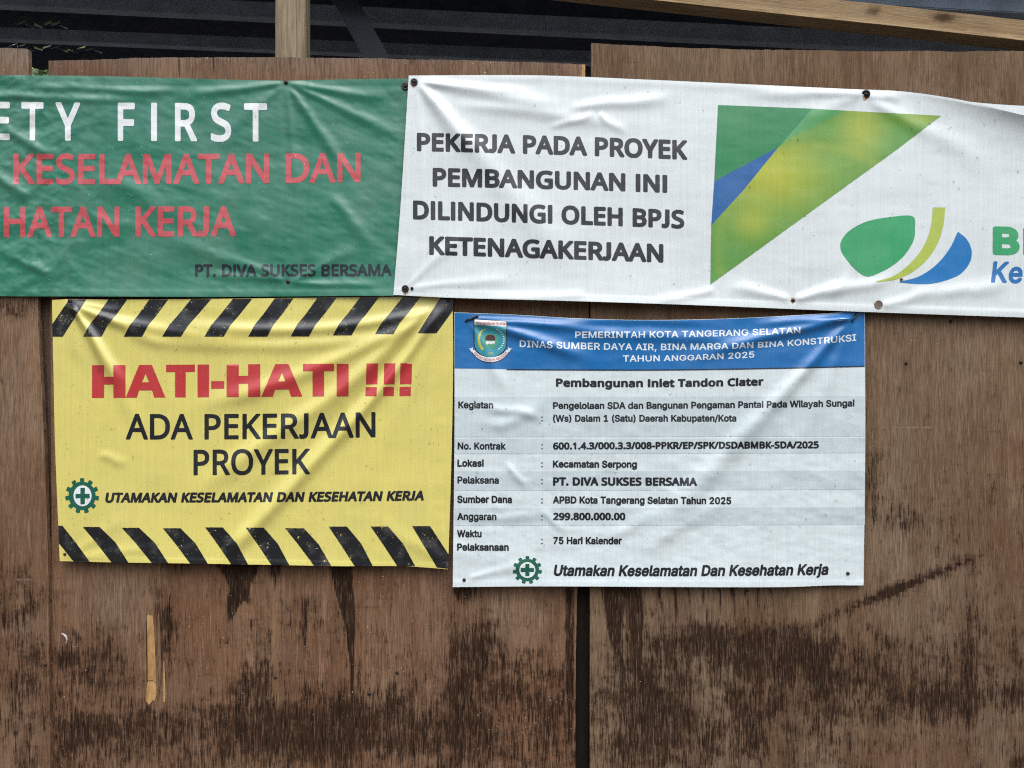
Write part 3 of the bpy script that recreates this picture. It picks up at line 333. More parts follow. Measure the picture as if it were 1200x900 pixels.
# ---------------- materials
class NT:
    def __init__(s, name):
        s.m = bpy.data.materials.new(name); s.m.use_nodes = True
        s.t = s.m.node_tree; s.t.nodes.clear()
        s.out = s.n('ShaderNodeOutputMaterial'); s.b = s.n('ShaderNodeBsdfPrincipled')
        s.t.links.new(s.b.outputs[0], s.out.inputs[0])
    def n(s, typ, **kw):
        x = s.t.nodes.new(typ)
        for k, v in kw.items(): setattr(x, k, v)
        return x
    def put(s, sock, v):
        if hasattr(v, 'is_output') or isinstance(v, bpy.types.NodeSocket): s.t.links.new(v, sock)
        elif isinstance(v, (tuple, list)) and len(v) == 3 and sock.type == 'RGBA': sock.default_value = (*v, 1)
        else: sock.default_value = v
    def coord(s, scale, which='Object', loc=(0, 0, 0)):
        c = s.n('ShaderNodeTexCoord'); m = s.n('ShaderNodeMapping')
        m.inputs['Scale'].default_value = scale; m.inputs['Location'].default_value = loc
        s.t.links.new(c.outputs[which], m.inputs['Vector'])
        return m.outputs[0]
    def noise(s, vec, scale=1.0, detail=3.0, rough=0.5, dist=0.0):
        x = s.n('ShaderNodeTexNoise')
        s.put(x.inputs['Vector'], vec); x.inputs['Scale'].default_value = scale
        x.inputs['Detail'].default_value = detail; x.inputs['Roughness'].default_value = rough
        x.inputs['Distortion'].default_value = dist
        return x.outputs['Fac']
    def math(s, op, a, b=0.0, c=None, clamp=False):
        x = s.n('ShaderNodeMath', operation=op); x.use_clamp = clamp
        s.put(x.inputs[0], a); s.put(x.inputs[1], b)
        if c is not None: s.put(x.inputs[2], c)
        return x.outputs[0]
    def remap(s, v, a, b, c=0.0, d=1.0, smooth=True):
        x = s.n('ShaderNodeMapRange'); x.interpolation_type = 'SMOOTHSTEP' if smooth else 'LINEAR'
        s.put(x.inputs['Value'], v)
        for k, q in zip(('From Min', 'From Max', 'To Min', 'To Max'), (a, b, c, d)): x.inputs[k].default_value = q
        return x.outputs[0]
    def mix(s, f, a, b, mode='MIX'):
        x = s.n('ShaderNodeMix', data_type='RGBA', blend_type=mode)
        s.put(x.inputs[0], f); s.put(x.inputs[6], a); s.put(x.inputs[7], b)
        return x.outputs[2]
    def ramp(s, v, stops):
        x = s.n('ShaderNodeValToRGB'); e = x.color_ramp.elements
        while len(e) < len(stops): e.new(0.5)
        for k, (p, c) in enumerate(stops): e[k].position = p; e[k].color = (*c, 1)
        s.put(x.inputs[0], v); return x.outputs[0]
    def attr(s, name):
        x = s.n('ShaderNodeAttribute'); x.attribute_name = name; return x
    def bump(s, h, strength=0.3, dist=0.001, prev=None):
        x = s.n('ShaderNodeBump'); x.inputs['Strength'].default_value = strength; x.inputs['Distance'].default_value = dist
        s.put(x.inputs['Height'], h)
        if prev is not None: s.put(x.inputs['Normal'], prev)
        return x.outputs[0]
    def set(s, **kw):
        for k, v in kw.items(): s.put(s.b.inputs[k.replace('_', ' ')], v)
        return s.m

def vinyl(name, col, rough=0.30, dirt=0.10, scuff=None, ink=None, micro_k=0.10):
    """printed vinyl: woven ribs, dust film, rain runs; scuff = colour showing where the ink has flaked off"""
    n = NT(name)
    big = n.noise(n.coord((9, 9, 5)), 1, 4, 0.6)
    ribs = n.noise(n.coord((330, 330, 5)), 1, 1, 0.5)
    c = col
    if ink is not None:
        c = n.attr(ink).outputs['Color']
    c = n.mix(n.remap(big, 0.35, 0.75, 0, dirt * 0.6), c, (0.34, 0.33, 0.30))
    c = n.mix(n.remap(ribs, 0.35, 0.65, 0, 0.06), c, (0.0, 0.0, 0.0))
    runs = n.noise(n.coord((55, 55, 2.5)), 1, 4, 0.65)
    c = n.mix(n.remap(runs, 0.55, 0.78, 0, dirt * 0.8), c, (0.17, 0.16, 0.14))
    spk = n.noise(n.coord((210, 210, 210), loc=(1.3, 0, 2.2)), 1, 1, 0.5)
    c = n.mix(n.remap(spk, 0.77, 0.79, 0, min(0.45, dirt * 5)), c, (0.62, 0.62, 0.58))
    if scuff is not None:
        f1 = n.noise(n.coord((150, 150, 190)), 1, 4, 0.7, 0.8)
        f2 = n.noise(n.coord((26, 26, 30), loc=(3.7, 0, 1.1)), 1, 3)
        f = n.math('ADD', f1, n.math('MULTIPLY', n.math('SUBTRACT', f2, 0.5), 0.30))
        c = n.mix(n.remap(f, 0.665, 0.69), c, scuff)
        c = n.mix(n.remap(f2, 0.50, 0.70, 0, 0.10), c, (0.30, 0.30, 0.30))
    micro = n.noise(n.coord((120, 120, 85)), 1, 4, 0.65)
    weave = n.noise(n.coord((520, 520, 26)), 1, 1)
    b = n.bump(micro, micro_k, 0.0022)
    b = n.bump(weave, 0.12, 0.0008, b)
    r = n.remap(big, 0.3, 0.7, rough - 0.06, rough + 0.08)
    return n.set(Base_Color=c, Roughness=r, Specular_IOR_Level=0.65, Normal=b)

def plain(name, col, rough=0.6, metallic=0.0, var=0.25, scale=60, spec=0.5):
    n = NT(name)
    f = n.noise(n.coord((scale, scale, scale)), 1, 4, 0.6)
    c = n.mix(n.remap(f, 0.3, 0.7, 0, 1), tuple(x * (1 - var) for x in col), tuple(min(1, x * (1 + var)) for x in col))
    return n.set(Base_Color=c, Roughness=n.remap(f, 0.3, 0.7, max(0.05, rough - 0.1), min(1, rough + 0.1)), Metallic=metallic, Specular_IOR_Level=spec,
                 Normal=n.bump(f, 0.15, 0.002))

# ---------------- lettering: glyph outlines -> triangles
CAP = {'n': 480.0, 'i': 509.0}
def glyph(font, ch):
    if ch == 'I' and font == 'n':
        return 200, [[(66, 0), (66, 480), (132, 480), (132, 0)]]
    if ch == 'J' and font == 'n':
        return 258, [[(122, 480), (188, 480), (188, 122), (181, 66), (155, 20), (112, -5), (66, -6), (24, 3), (24, 62), (58, 53), (92, 56), (114, 78), (122, 118)]]
    s = GLYPH[font][ch]
    a, cs = s.split(';')
    out = []
    for c in cs.split('|'):
        v = list(map(int, c.split()))
        if len(v) > 5: out.append(list(zip(v[0::2], v[1::2])))
    return int(a), out

def offset_contour(c, d):
    """grow a contour to its left-hand outside by d with rounded convex corners (clockwise outer contours grow)"""
    if abs(d) < 1e-6: return c
    N = len(c); out = []
    for i in range(N):
        p0 = np.array(c[i - 1], float); p1 = np.array(c[i], float); p2 = np.array(c[(i + 1) % N], float)
        e1 = p1 - p0; e2 = p2 - p1
        l1 = np.hypot(*e1); l2 = np.hypot(*e2)
        if l1 < 1e-9 or l2 < 1e-9: continue
        n1 = np.array([-e1[1], e1[0]]) / l1; n2 = np.array([-e2[1], e2[0]]) / l2
        cr = e1[0] * e2[1] - e1[1] * e2[0]
        dot = float(np.clip(n1 @ n2, -1, 1))
        if cr < 0 and dot < 0.8:          # convex corner for a clockwise contour: round it
            a1 = math.atan2(n1[1], n1[0]); a2 = math.atan2(n2[1], n2[0])
            da = (a2 - a1 + math.pi) % (2 * math.pi) - math.pi
            for k in range(4):
                a = a1 + da * k / 3
                out.append(tuple(p1 + d * np.array([math.cos(a), math.sin(a)])))
        else:
            m = n1 + n2; q = m @ m
            m = m * (2 / q) if q > 0.25 else m * 2
            out.append(tuple(p1 + d * m))
    return out

def winding(c, pts):
    c = np.array(c); x, y = pts[:, 0][:, None], pts[:, 1][:, None]
    x0, y0 = c[:, 0][None], c[:, 1][None]; x1, y1 = np.roll(c[:, 0], -1)[None], np.roll(c[:, 1], -1)[None]
    up = (y0 <= y) & (y1 > y); dn = (y0 > y) & (y1 <= y)
    left = (x1 - x0) * (y - y0) - (x - x0) * (y1 - y0)
    return ((up & (left > 0)).sum(1) - (dn & (left < 0)).sum(1))

def triangulate(contours, rule='nonzero'):
    V = []; Ed = []
    for c in contours:
        b = len(V); V += [Vector((float(x), float(y))) for x, y in c]
        Ed += [(b + k, b + (k + 1) % len(c)) for k in range(len(c))]
    vo, eo, fo, *_ = delaunay_2d_cdt(V, Ed, [], 0, 1e-5)
    vo = np.array([tuple(v) for v in vo])
    if not len(fo): return vo, []
    cen = np.array([vo[list(f)].mean(0) for f in fo])
    w = np.zeros(len(fo), int); par = np.zeros(len(fo), int)
    for c in contours:
        k = winding(c, cen); w += k; par += np.abs(k)
    keep = (w != 0) if rule == 'nonzero' else (par % 2 == 1)
    return vo, [tuple(f) for f, k in zip(fo, keep) if k]

_gc = {}
def glyph_mesh(font, ch, weight):
    key = (font, ch, weight)
    if key not in _gc:
        a, cs = glyph(font, ch)
        k = 1 / CAP[font]
        cs = [offset_contour([(x * k, y * k) for x, y in c], weight) for c in cs]
        v, f = triangulate(cs)
        if weight:                         # keep the cap height at 1 after growing
            v = v.copy(); v[:, 1] = (v[:, 1] + weight) / (1 + 2 * weight) if ch not in 'gjpqy,()/' else v[:, 1] * (1 / (1 + 2 * weight)) + weight / (1 + 2 * weight)
        _gc[key] = (a * k + weight * 1.1, v, f)
    return _gc[key]

def text_mesh(s, font, weight=0.0, slant=0.0, gap=0.0, words=False):
    """unit-cap-height triangles of a line of text"""
    V = []; F = []; W = []; x = 0; word = 0
    for ch in s:
        if ch == ' ':
            word += 1; x += 0.42 if font == 'n' else 0.40; continue
        if ch == '!':
            a, v, f = 0.5, np.array([(0.12, 0.30), (0.38, 0.30), (0.42, 1), (0.1, 1), (0.12, 0), (0.38, 0), (0.38, 0.2), (0.12, 0.2)]), [(0, 1, 2, 3), (4, 5, 6, 7)]
        else:
            a, v, f = glyph_mesh(font, ch, weight)
        b = len(V)
        V += [(p[0] + x + slant * p[1], p[1]) for p in v]
        F += [tuple(i + b for i in t) for t in f]; W += [word] * len(f)
        x += a + gap
    V = np.array(V)
    return (V, F, W) if words else (V, F)

class Sheet:
    """a hung vinyl sheet: outline in photograph pixels, height field H(px, py) in metres off the wall"""
    def __init__(s, root, H, base, cell=2.2):
        s.root = root; s.o = Vector(root.location); s.H = H; s.base = base; s.cell = cell
    def world(s, px, py, off=0.0):
        h = s.base + s.H(px, py) + off
        f = (DIST - h) / DIST
        return np.stack([(px - 600) * S * f - s.o.x, -h - s.o.y, EYE - (py - 450) * S * f - s.o.z], -1)
    def normals(s, px, py):
        e = 0.75
        hx = (s.H(px + e, py) - s.H(px - e, py)) / (2 * e * S)
        hz = -(s.H(px, py + e) - s.H(px, py - e)) / (2 * e * S)
        n = np.stack([-hx, -np.ones_like(hx), -hz], -1)
        return n / np.linalg.norm(n, axis=-1, keepdims=True)
    def sheet(s, name, mat, top, bottom, left, right, step=3.0):
        W = abs(top[-1][0] - top[0][0]); Hh = abs(left[-1][1] - left[0][1])
        nu, nv = max(4, int(W / step)), max(4, int(Hh / step))
        X, Y = coons(top, bottom, left, right, nu, nv)
        x, y = X.ravel(), Y.ravel()
        front = s.world(x, y); back = s.world(x, y, -0.0007)
        n = (nu + 1) * (nv + 1); w = nu + 1
        F = []
        for j in range(nv):
            for i in range(nu):
                a = j * w + i
                F.append((a, a + w, a + w + 1, a + 1))
                F.append((n + a, n + a + 1, n + a + w + 1, n + a + w))
        for i in range(nu):
            F.append((i, i + 1, n + i + 1, n + i)); a = nv * w + i; F.append((a + 1, a, n + a, n + a + 1))
        for j in range(nv):
            a = j * w; F.append((a + w, a, n + a, n + a + w)); a = j * w + nu; F.append((a, a + w, n + a + w, n + a))
        me = mesh_from(name, np.concatenate([front, back]), F)
        N = s.normals(x, y)
        me.normals_split_custom_set_from_vertices([tuple(v) for v in np.concatenate([N, -N])])
        s.part = link(name, me, mat, s.root)
        return s.part
    def print_tris(s, name, V, F, mat, layer=1, label=None, parent=None, ink=None, cell=None):
        """lay flat print (pixel-space triangles) on the sheet, cut fine enough to follow its folds"""
        V = np.asarray(V, float)
        bm = bmesh.new()
        vs = [bm.verts.new((p[0], p[1], 0)) for p in V]
        for f in F:
            try: bm.faces.new([vs[i] for i in f])
            except ValueError: pass
        c = cell or s.cell
        lo, hi = V.min(0), V.max(0)
        for ax in (0, 1):
            nrm = (1, 0, 0) if ax == 0 else (0, 1, 0)
            k = math.ceil((lo[ax] + 0.01) / c) * c
            while k < hi[ax]:
                co = (k, 0, 0) if ax == 0 else (0, k, 0)
                bmesh.ops.bisect_plane(bm, geom=bm.verts[:] + bm.edges[:] + bm.faces[:], dist=1e-4, plane_co=co, plane_no=nrm)
                k += c
        bm.verts.index_update()
        q = np.array([v.co[:2] for v in bm.verts]); 
        faces = []
        for f in bm.faces:
            idx = [v.index for v in f.verts]
            a = sum(q[idx[k], 0] * q[idx[(k + 1) % len(idx)], 1] - q[idx[(k + 1) % len(idx)], 0] * q[idx[k], 1] for k in range(len(idx)))
            faces.append(idx if a < 0 else idx[::-1])      # y runs down in pixels: face the camera
        bm.free()
        w = s.world(q[:, 0], q[:, 1], 0.00022 + 0.00022 * layer)
        me = mesh_from(name, w, faces)
        if ink is not None:
            at = me.color_attributes.new('ink', 'FLOAT_COLOR', 'POINT')
            colr = ink(q[:, 0], q[:, 1])
            at.data.foreach_set('color', np.concatenate([colr, np.ones((len(q), 1))], 1).ravel())
        me.normals_split_custom_set_from_vertices([tuple(v) for v in s.normals(q[:, 0], q[:, 1])])
        o = link(name, me, mat, parent or s.root)
        if label: o['label'] = label
        return o
    def text(s, txt, font, x0, x1, base, cap, mat, weight=0.0, slant=0.0, gap=0.0, layer=1, label=None, name='lettering', chars=None, split=False):
        """base: baseline control points [(x, y), ...]; cap: cap height at the left and right end"""
        if chars:
            V = []; F = []
            for ch, a, b in chars:
                v, f = text_mesh(ch, font, weight, slant)
                k = (b - a) / (v[:, 0].max() - v[:, 0].min())
                n = len(V)
                V += [((p[0] - v[:, 0].min()) * k + a, p[1]) for p in v]; F += [tuple(i + n for i in t) for t in f]
            V = np.array(V)
            x0, x1 = V[:, 0].min(), V[:, 0].max()
        else:
            V, F, W = text_mesh(txt, font, weight, slant, gap, True)
            k = (x1 - x0) / (V[:, 0].max() - V[:, 0].min())
            V = V.copy(); V[:, 0] = (V[:, 0] - V[:, 0].min()) * k + x0
        bx = [p[0] for p in base]; by = [p[1] for p in base]
        if len(base) == 2:
            yb = by[0] + (V[:, 0] - bx[0]) * (by[1] - by[0]) / (bx[1] - bx[0])
        else:
            co = np.polyfit(bx, by, min(3, len(bx) - 1)); yb = np.polyval(co, V[:, 0])
        if isinstance(cap, (int, float)): cap = (cap, cap)
        ch = np.interp(V[:, 0], np.linspace(x0, x1, len(cap)), cap)
        Q = np.stack([V[:, 0], yb - V[:, 1] * ch], 1)
        if split:                          # one part per word, where words stand well apart
            for k, wd in enumerate(txt.split(' ')):
                f = [t for t, w in zip(F, W) if w == k]
                idx = sorted({i for t in f for i in t}); m = {a: b for b, a in enumerate(idx)}
                s.print_tris(name, Q[idx], [tuple(m[i] for i in t) for t in f], mat, layer, f'{label} {wd}')
            return
        return s.print_tris(name, Q, F, mat, layer, label or None)
    def shape(s, name, contours, mat, layer=1, label=None, rule='evenodd', parent=None, ink=None):
        v, f = triangulate(contours, rule)
        return s.print_tris(name, v, f, mat, layer, label, parent, ink)
    def drops(s, box, n, mat, seed=1):
        """rain drops clinging to the sheet"""
        rnd = random.Random(seed)
        V = []; F = []
        for _ in range(n):
            px = rnd.uniform(box[0], box[2]); py = rnd.uniform(box[1], box[3])
            r = rnd.choice((0.0008, 0.0010, 0.0012, 0.0014, 0.0018, 0.0022)) ; el = rnd.uniform(1.0, 1.5)
            c = s.world(np.array([px]), np.array([py]), 0.0006)[0]
            b = len(V)
            for ring, (rr, hh) in enumerate(((1, 0), (0.8, 0.35), (0.42, 0.6))):
                for k in range(7):
                    a = 2 * math.pi * k / 7
                    V.append((c[0] + r * rr * math.cos(a), c[1] - r * hh, c[2] + r * el * rr * math.sin(a)))
            V.append((c[0], c[1] - r * 0.68, c[2]))
            for ring in range(2):
                for k in range(7):
                    F.append((b + ring * 7 + k, b + ring * 7 + (k + 1) % 7, b + ring * 7 + 7 + (k + 1) % 7, b + ring * 7 + 7 + k))
            for k in range(7): F.append((b + 14 + k, b + 14 + (k + 1) % 7, b + 21))
        me = mesh_from('water_drops', V, F)
        o = link('water_drops', me, mat, s.root); o['kind'] = 'stuff'
        return o

def circle(cx, cy, rx, ry=None, n=40):
    ry = rx if ry is None else ry
    return [(cx + rx * math.cos(2 * math.pi * k / n), cy + ry * math.sin(2 * math.pi * k / n)) for k in range(n)]

def gear(cx, cy, r, ry=None, teeth=11):
    ry = r if ry is None else ry
    out = []
    for t in range(teeth):
        a0 = -math.pi / 2 + 2 * math.pi * t / teeth
        st = 2 * math.pi / teeth
        for da, k in ((-0.50, 0.80), (-0.27, 0.80), (-0.235, 0.97), (-0.15, 1.0), (0.15, 1.0), (0.235, 0.97), (0.27, 0.80)):
            a = a0 + da * st
            out.append((cx + r * k * math.cos(a), cy + ry * k * math.sin(a)))
    return out

def plus(cx, cy, a, w, b=None):
    b = a if b is None else b
    return [(cx - w, cy - b), (cx + w, cy - b), (cx + w, cy - w), (cx + a, cy - w), (cx + a, cy + w), (cx + w, cy + w),
            (cx + w, cy + b), (cx - w, cy + b), (cx - w, cy + w), (cx - a, cy + w), (cx - a, cy - w), (cx - w, cy - w)]

def box_mesh(name, x0, x1, y0, y1, z0, z1, bev=0.0, origin=(0, 0, 0)):
    bm = bmesh.new()
    bmesh.ops.create_cube(bm, size=1)
    for v in bm.verts:
        v.co = Vector(((x0 + x1) / 2 + v.co.x * (x1 - x0), (y0 + y1) / 2 + v.co.y * (y1 - y0), (z0 + z1) / 2 + v.co.z * (z1 - z0))) - Vector(origin)
    if bev: bmesh.ops.bevel(bm, geom=bm.edges[:], offset=bev, segments=2, affect='EDGES')
    me = bpy.data.meshes.new(name); bm.to_mesh(me); bm.free()
    return me

def tube(name, pts, r, n=8, origin=(0, 0, 0)):
    V = []; F = []
    pts = [Vector(p) for p in pts]
    for i, p in enumerate(pts):
        d = (pts[min(i + 1, len(pts) - 1)] - pts[max(i - 1, 0)]).normalized()
        a = d.orthogonal().normalized(); b = d.cross(a)
        rr = r[i] if isinstance(r, (list, tuple)) else r
        for k in range(n):
            t = 2 * math.pi * k / n
            V.append(p + rr * (a * math.cos(t) + b * math.sin(t)))
    for i in range(len(pts) - 1):
        for k in range(n):
            F.append((i * n + k, i * n + (k + 1) % n, (i + 1) * n + (k + 1) % n, (i + 1) * n + k))
    F.append(tuple(range(n))[::-1]); F.append(tuple(range((len(pts) - 1) * n, len(pts) * n)))
    return mesh_from(name, V, F, True, origin)
# ------------------------------------------------------------------ setting: ground, plywood hoarding, roof, timbers
def ground_mat():
    n = NT('packed_earth')
    a = n.noise(n.coord((3, 3, 3)), 1, 6, 0.6); b = n.noise(n.coord((40, 40, 40)), 1, 4, 0.6)
    c = n.ramp(a, [(0.3, (0.055, 0.046, 0.037)), (0.7, (0.095, 0.080, 0.064))])
    c = n.mix(n.remap(b, 0.4, 0.7, 0, 0.4), c, (0.04, 0.033, 0.026))
    return n.set(Base_Color=c, Roughness=0.9, Normal=n.bump(b, 0.4, 0.01))
me = mesh_from('ground', [(-120, -120, 0), (120, -120, 0), (120, 120, 0), (-120, 120, 0)], [(0, 1, 2, 3)], False)
tag(link('ground', me, ground_mat()), 'bare packed earth ground in front of the plywood hoarding', 'ground', kind='structure')

def plywood(name, seed, tint=(1, 1, 1)):
    n = NT(name)
    lo = (seed * 3.1, seed * 1.7, seed * 0.9)
    fib = n.noise(n.coord((430, 70, 20), loc=lo), 1, 4, 0.65, 0.4)
    fib2 = n.noise(n.coord((190, 50, 11), loc=lo), 1, 5, 0.7, 0.6)
    mid = n.noise(n.coord((30, 30, 2.6), loc=lo), 1, 6, 0.62, 0.6)
    blot = n.noise(n.coord((5.5, 5, 4.2), loc=lo), 1, 5, 0.6)
    iso = n.noise(n.coord((20, 20, 26), loc=lo), 1, 6, 0.7)
    hz = n.noise(n.coord((11, 5, 75), loc=lo), 1, 4, 0.65)
    dash = n.noise(n.coord((340, 60, 28), loc=lo), 1, 5, 0.68, 0.6)
    dash2 = n.noise(n.coord((95, 40, 8), loc=lo), 1, 5, 0.68, 1.3)
    st = n.attr('stain').outputs['Fac']; pale = n.attr('pale').outputs['Fac']
    c = n.ramp(mid, [(0.30, (0.108, 0.069, 0.046)), (0.5, (0.172, 0.119, 0.084)), (0.72, (0.235, 0.174, 0.128))])
    c = n.mix(n.remap(blot, 0.45, 0.66, 0, 0.55), c, (0.150, 0.082, 0.050))
    c = n.mix(n.remap(blot, 0.50, 0.32, 0, 0.5), c, (0.200, 0.154, 0.108))
    c = n.mix(n.remap(iso, 0.48, 0.70, 0, 0.35), c, (0.100, 0.068, 0.048))
    c = n.mix(n.remap(fib, 0.40, 0.66, 0, 0.62), c, (0.085, 0.056, 0.039))
    c = n.mix(n.remap(fib2, 0.53, 0.70, 0, 0.45), c, (0.34, 0.27, 0.215))
    c = n.mix(n.remap(hz, 0.56, 0.72, 0, 0.42), c, (0.085, 0.056, 0.040))
    zone = n.noise(n.coord((3.4, 3, 2.2), loc=(seed * 5.3, 0, seed * 2.2)), 1, 3, 0.55)
    veneer = n.noise(n.coord((11, 3, 0.7), loc=(seed * 7.7, 0, seed)), 1, 3, 0.5)
    c = n.mix(n.remap(zone, 0.44, 0.66, 0, 0.60), c, n.mix(n.remap(fib, 0.38, 0.64), (0.270, 0.222, 0.178), (0.125, 0.094, 0.070)))
    c = n.mix(n.remap(veneer, 0.50, 0.36, 0, 0.40), c, (0.098, 0.056, 0.035))
    c = n.mix(n.remap(veneer, 0.54, 0.68, 0, 0.35), c, (0.265, 0.190, 0.125))
    c = n.mix(1.0, c, tint, 'MULTIPLY')
    c = n.mix(n.remap(n.attr('grey').outputs['Fac'], 0, 1, 0, 0.6), c, n.mix(n.remap(fib, 0.4, 0.62), (0.20, 0.180, 0.155), (0.095, 0.083, 0.070)))
    # water stains and mould: broken up along the fibres
    def cen(x, k): return n.math('MULTIPLY', n.math('SUBTRACT', x, 0.5), k)
    sv = n.math('ADD', n.math('ADD', st, cen(dash, 2.1)), n.math('ADD', cen(dash2, 1.5), cen(iso, 1.2)))
    sf = n.remap(sv, 0.27, 0.70)
    dv = n.math('ADD', n.attr('drip').outputs['Fac'], n.math('ADD', cen(dash, 0.8), cen(dash2, 0.9)))
    sf = n.math('MAXIMUM', sf, n.remap(dv, 0.34, 0.55))
    soft = n.math('ADD', n.math('MAXIMUM', st, n.attr('drip').outputs['Fac']), n.math('ADD', cen(iso, 1.3), cen(dash2, 0.7)))
    c = n.mix(n.remap(soft, 0.05, 0.85, 0, 0.58), c, (0.062, 0.033, 0.0195))
    deep = n.mix(n.remap(fib, 0.40, 0.62), (0.033, 0.0165, 0.0095), (0.0075, 0.0042, 0.003))
    c = n.mix(n.math('MULTIPLY', sf, 0.93), c, deep)
    lf = n.noise(n.coord((560, 90, 26), loc=(seed, 5, seed)), 1, 3, 0.6)
    c = n.mix(n.remap(lf, 0.55, 0.69, 0, 0.55), c, n.mix(0.62, c, (0.33, 0.235, 0.16)))
    c = n.mix(n.remap(lf, 0.44, 0.30, 0, 0.45), c, (0.030, 0.017, 0.011))
    pv = n.math('ADD', pale, n.math('ADD', cen(dash2, 1.0), cen(dash, 0.5)))
    c = n.mix(n.remap(pv, 0.40, 0.8, 0, 0.6), c, (0.38, 0.31, 0.245))
    sp = n.noise(n.coord((240, 240, 240), loc=lo), 1, 1)
    c = n.mix(n.math('MULTIPLY', n.remap(sp, 0.77, 0.79), n.remap(blot, 0.5, 0.62)), c, (0.55, 0.52, 0.48))
    hgt = n.math('ADD', n.math('MULTIPLY', fib, 0.7), n.math('MULTIPLY', fib2, 0.8))
    b = n.bump(hgt, 0.5, 0.0024)
    b = n.bump(n.math('ADD', mid, n.math('MULTIPLY', sf, -0.25)), 0.25, 0.004, b)
    return n.set(Base_Color=c, Roughness=n.remap(sf, 0, 1, 0.9, 0.78), Specular_IOR_Level=0.06, Normal=b)

def blob(x, y, cx, cy, rx, ry, a=1.0, rot=0.0):
    c, s = math.cos(R(rot)), math.sin(R(rot))
    u = ((x - cx) * c + (y - cy) * s) / rx; v = (-(x - cx) * s + (y - cy) * c) / ry
    return a * np.exp(-(u * u + v * v))

def drip(x, y, xt, xb, y0, y1, w0, w1, a=1.0):
    t = np.clip((y - y0) / (y1 - y0), 0, 1)
    c = xt + (xb - xt) * t; w = w0 + (w1 - w0) * t
    return a * np.exp(-((x - c) / w) ** 4) * (1 / (1 + np.exp(-(y - y0 + 6) / 3))) * (1 / (1 + np.exp((y - y1) / 8)))

def stain_left(x, y):
    s = blob(x, y, 20, 362, 30, 14, .7) + blob(x, y, 30, 810, 22, 120, .36) + blob(x, y, 0, 700, 45, 40, .28)
    return s + np.clip((y - 640) / 700, 0, .20)

def stain_mid(x, y):
    s = 0 * x
    s = s
    s = s
    s = s + blob(x, y, 105, 865, 70, 28, .62) + blob(x, y, 110, 780, 35, 45, .38) + blob(x, y, 78, 772, 10, 12, .9)
    s = s + blob(x, y, 245, 855, 70, 30, .40) + blob(x, y, 300, 815, 26, 55, .45) + blob(x, y, 330, 865, 90, 32, .40)
    s = s + blob(x, y, 395, 852, 70, 34, .62) + blob(x, y, 480, 860, 80, 50, .30)
    s = s + blob(x, y, 560, 840, 45, 95, .36) + blob(x, y, 545, 810, 16, 70, .50) + blob(x, y, 575, 760, 18, 40, .45) + blob(x, y, 640, 850, 40, 90, .42)
    s = s + blob(x, y, 195, 735, 10, 45, .5) + blob(x, y, 185, 700, 12, 30, .35)
    s = s
    s = s + blob(x, y, 533, 780, 4, 160, .35) + np.clip((y - 660) / 800, 0, .22) + blob(x, y, 370, 715, 70, 30, .22)
    return s

def stain_right(x, y):
    s = 0 * x
    s = s + blob(x, y, 830, 752, 55, 20, .62) + blob(x, y, 905, 770, 60, 24, .52) + blob(x, y, 945, 775, 26, 22, .70) + blob(x, y, 868, 745, 60, 14, .40)
    s = s + blob(x, y, 765, 825, 28, 55, .66) + blob(x, y, 800, 845, 40, 30, .44) + blob(x, y, 890, 832, 40, 26, .62) + blob(x, y, 965, 815, 26, 40, .62)
    s = s + blob(x, y, 1030, 780, 85, 48, .45) + blob(x, y, 1085, 825, 60, 20, .62) + blob(x, y, 1120, 820, 30, 16, .5) + blob(x, y, 1190, 812, 18, 12, .8)
    s = s + blob(x, y, 1160, 760, 60, 70, .34) + blob(x, y, 1135, 790, 5, 70, .5) + blob(x, y, 830, 880, 160, 26, .30) + blob(x, y, 1195, 895, 12, 10, .9)
    s = s + blob(x, y, 1040, 695, 110, 5.5, .85, -22.5) + blob(x, y, 1045, 693, 26, 10, .6, -22)
    s = s + blob(x, y, 1100, 590, 120, 45, .26) + blob(x, y, 1020, 560, 14, 70, .42) + blob(x, y, 1060, 610, 40, 12, .35) + blob(x, y, 1120, 660, 60, 40, .22)
    s = .8 * s + np.clip((y - 690) / 700, 0, .18) + blob(x, y, 800, 790, 130, 100, .16) + blob(x, y, 728, 800, 36, 120, .26) + blob(x, y, 930, 768, 70, 26, .30) + blob(x, y, 850, 752, 60, 16, .22) + blob(x, y, 770, 840, 26, 50, .2)
    return s

def drips_mid(x, y):
    return drip(x, y, 290, 268, 655, 728, 20, 5, .85)\
        + drip(x, y, 262, 296, 655, 712, 18, 5, .7)\
        + drip(x, y, 322, 322, 655, 690, 14, 4, .6)\
        + drip(x, y, 398, 411, 655, 745, 15, 5, .95)\
        + drip(x, y, 411, 412, 700, 835, 3.2, 1.8, 1.0)\
        + drip(x, y, 212, 205, 655, 676, 38, 20, .5)\
        + drip(x, y, 357, 357, 705, 765, 6, 3, .6)\
        + drip(x, y, 545, 545, 688, 712, 22, 12, .6)\
        + drip(x, y, 667, 668, 688, 880, 7, 5, .65)

def drips_right(x, y):
    s = drip(x, y, 716, 722, 688, 765, 14, 8, .75) + drip(x, y, 742, 748, 688, 800, 14, 9, .65)
    for cx, ln in ((772, 40), (790, 66), (806, 30), (824, 50), (842, 44), (858, 60), (873, 36), (888, 58), (902, 24)):
        s = s + drip(x, y, cx, cx + 5, 688, 690 + ln, 3.0, 1.6, .62)
    s = s + blob(x, y, 1040, 695, 110, 4.0, .72, -22.5) + blob(x, y, 1045, 693, 26, 8, .4, -22) + blob(x, y, 1110, 668, 60, 2.2, .5, -24)
    return s

def no_drips(x, y):
    return 0 * x

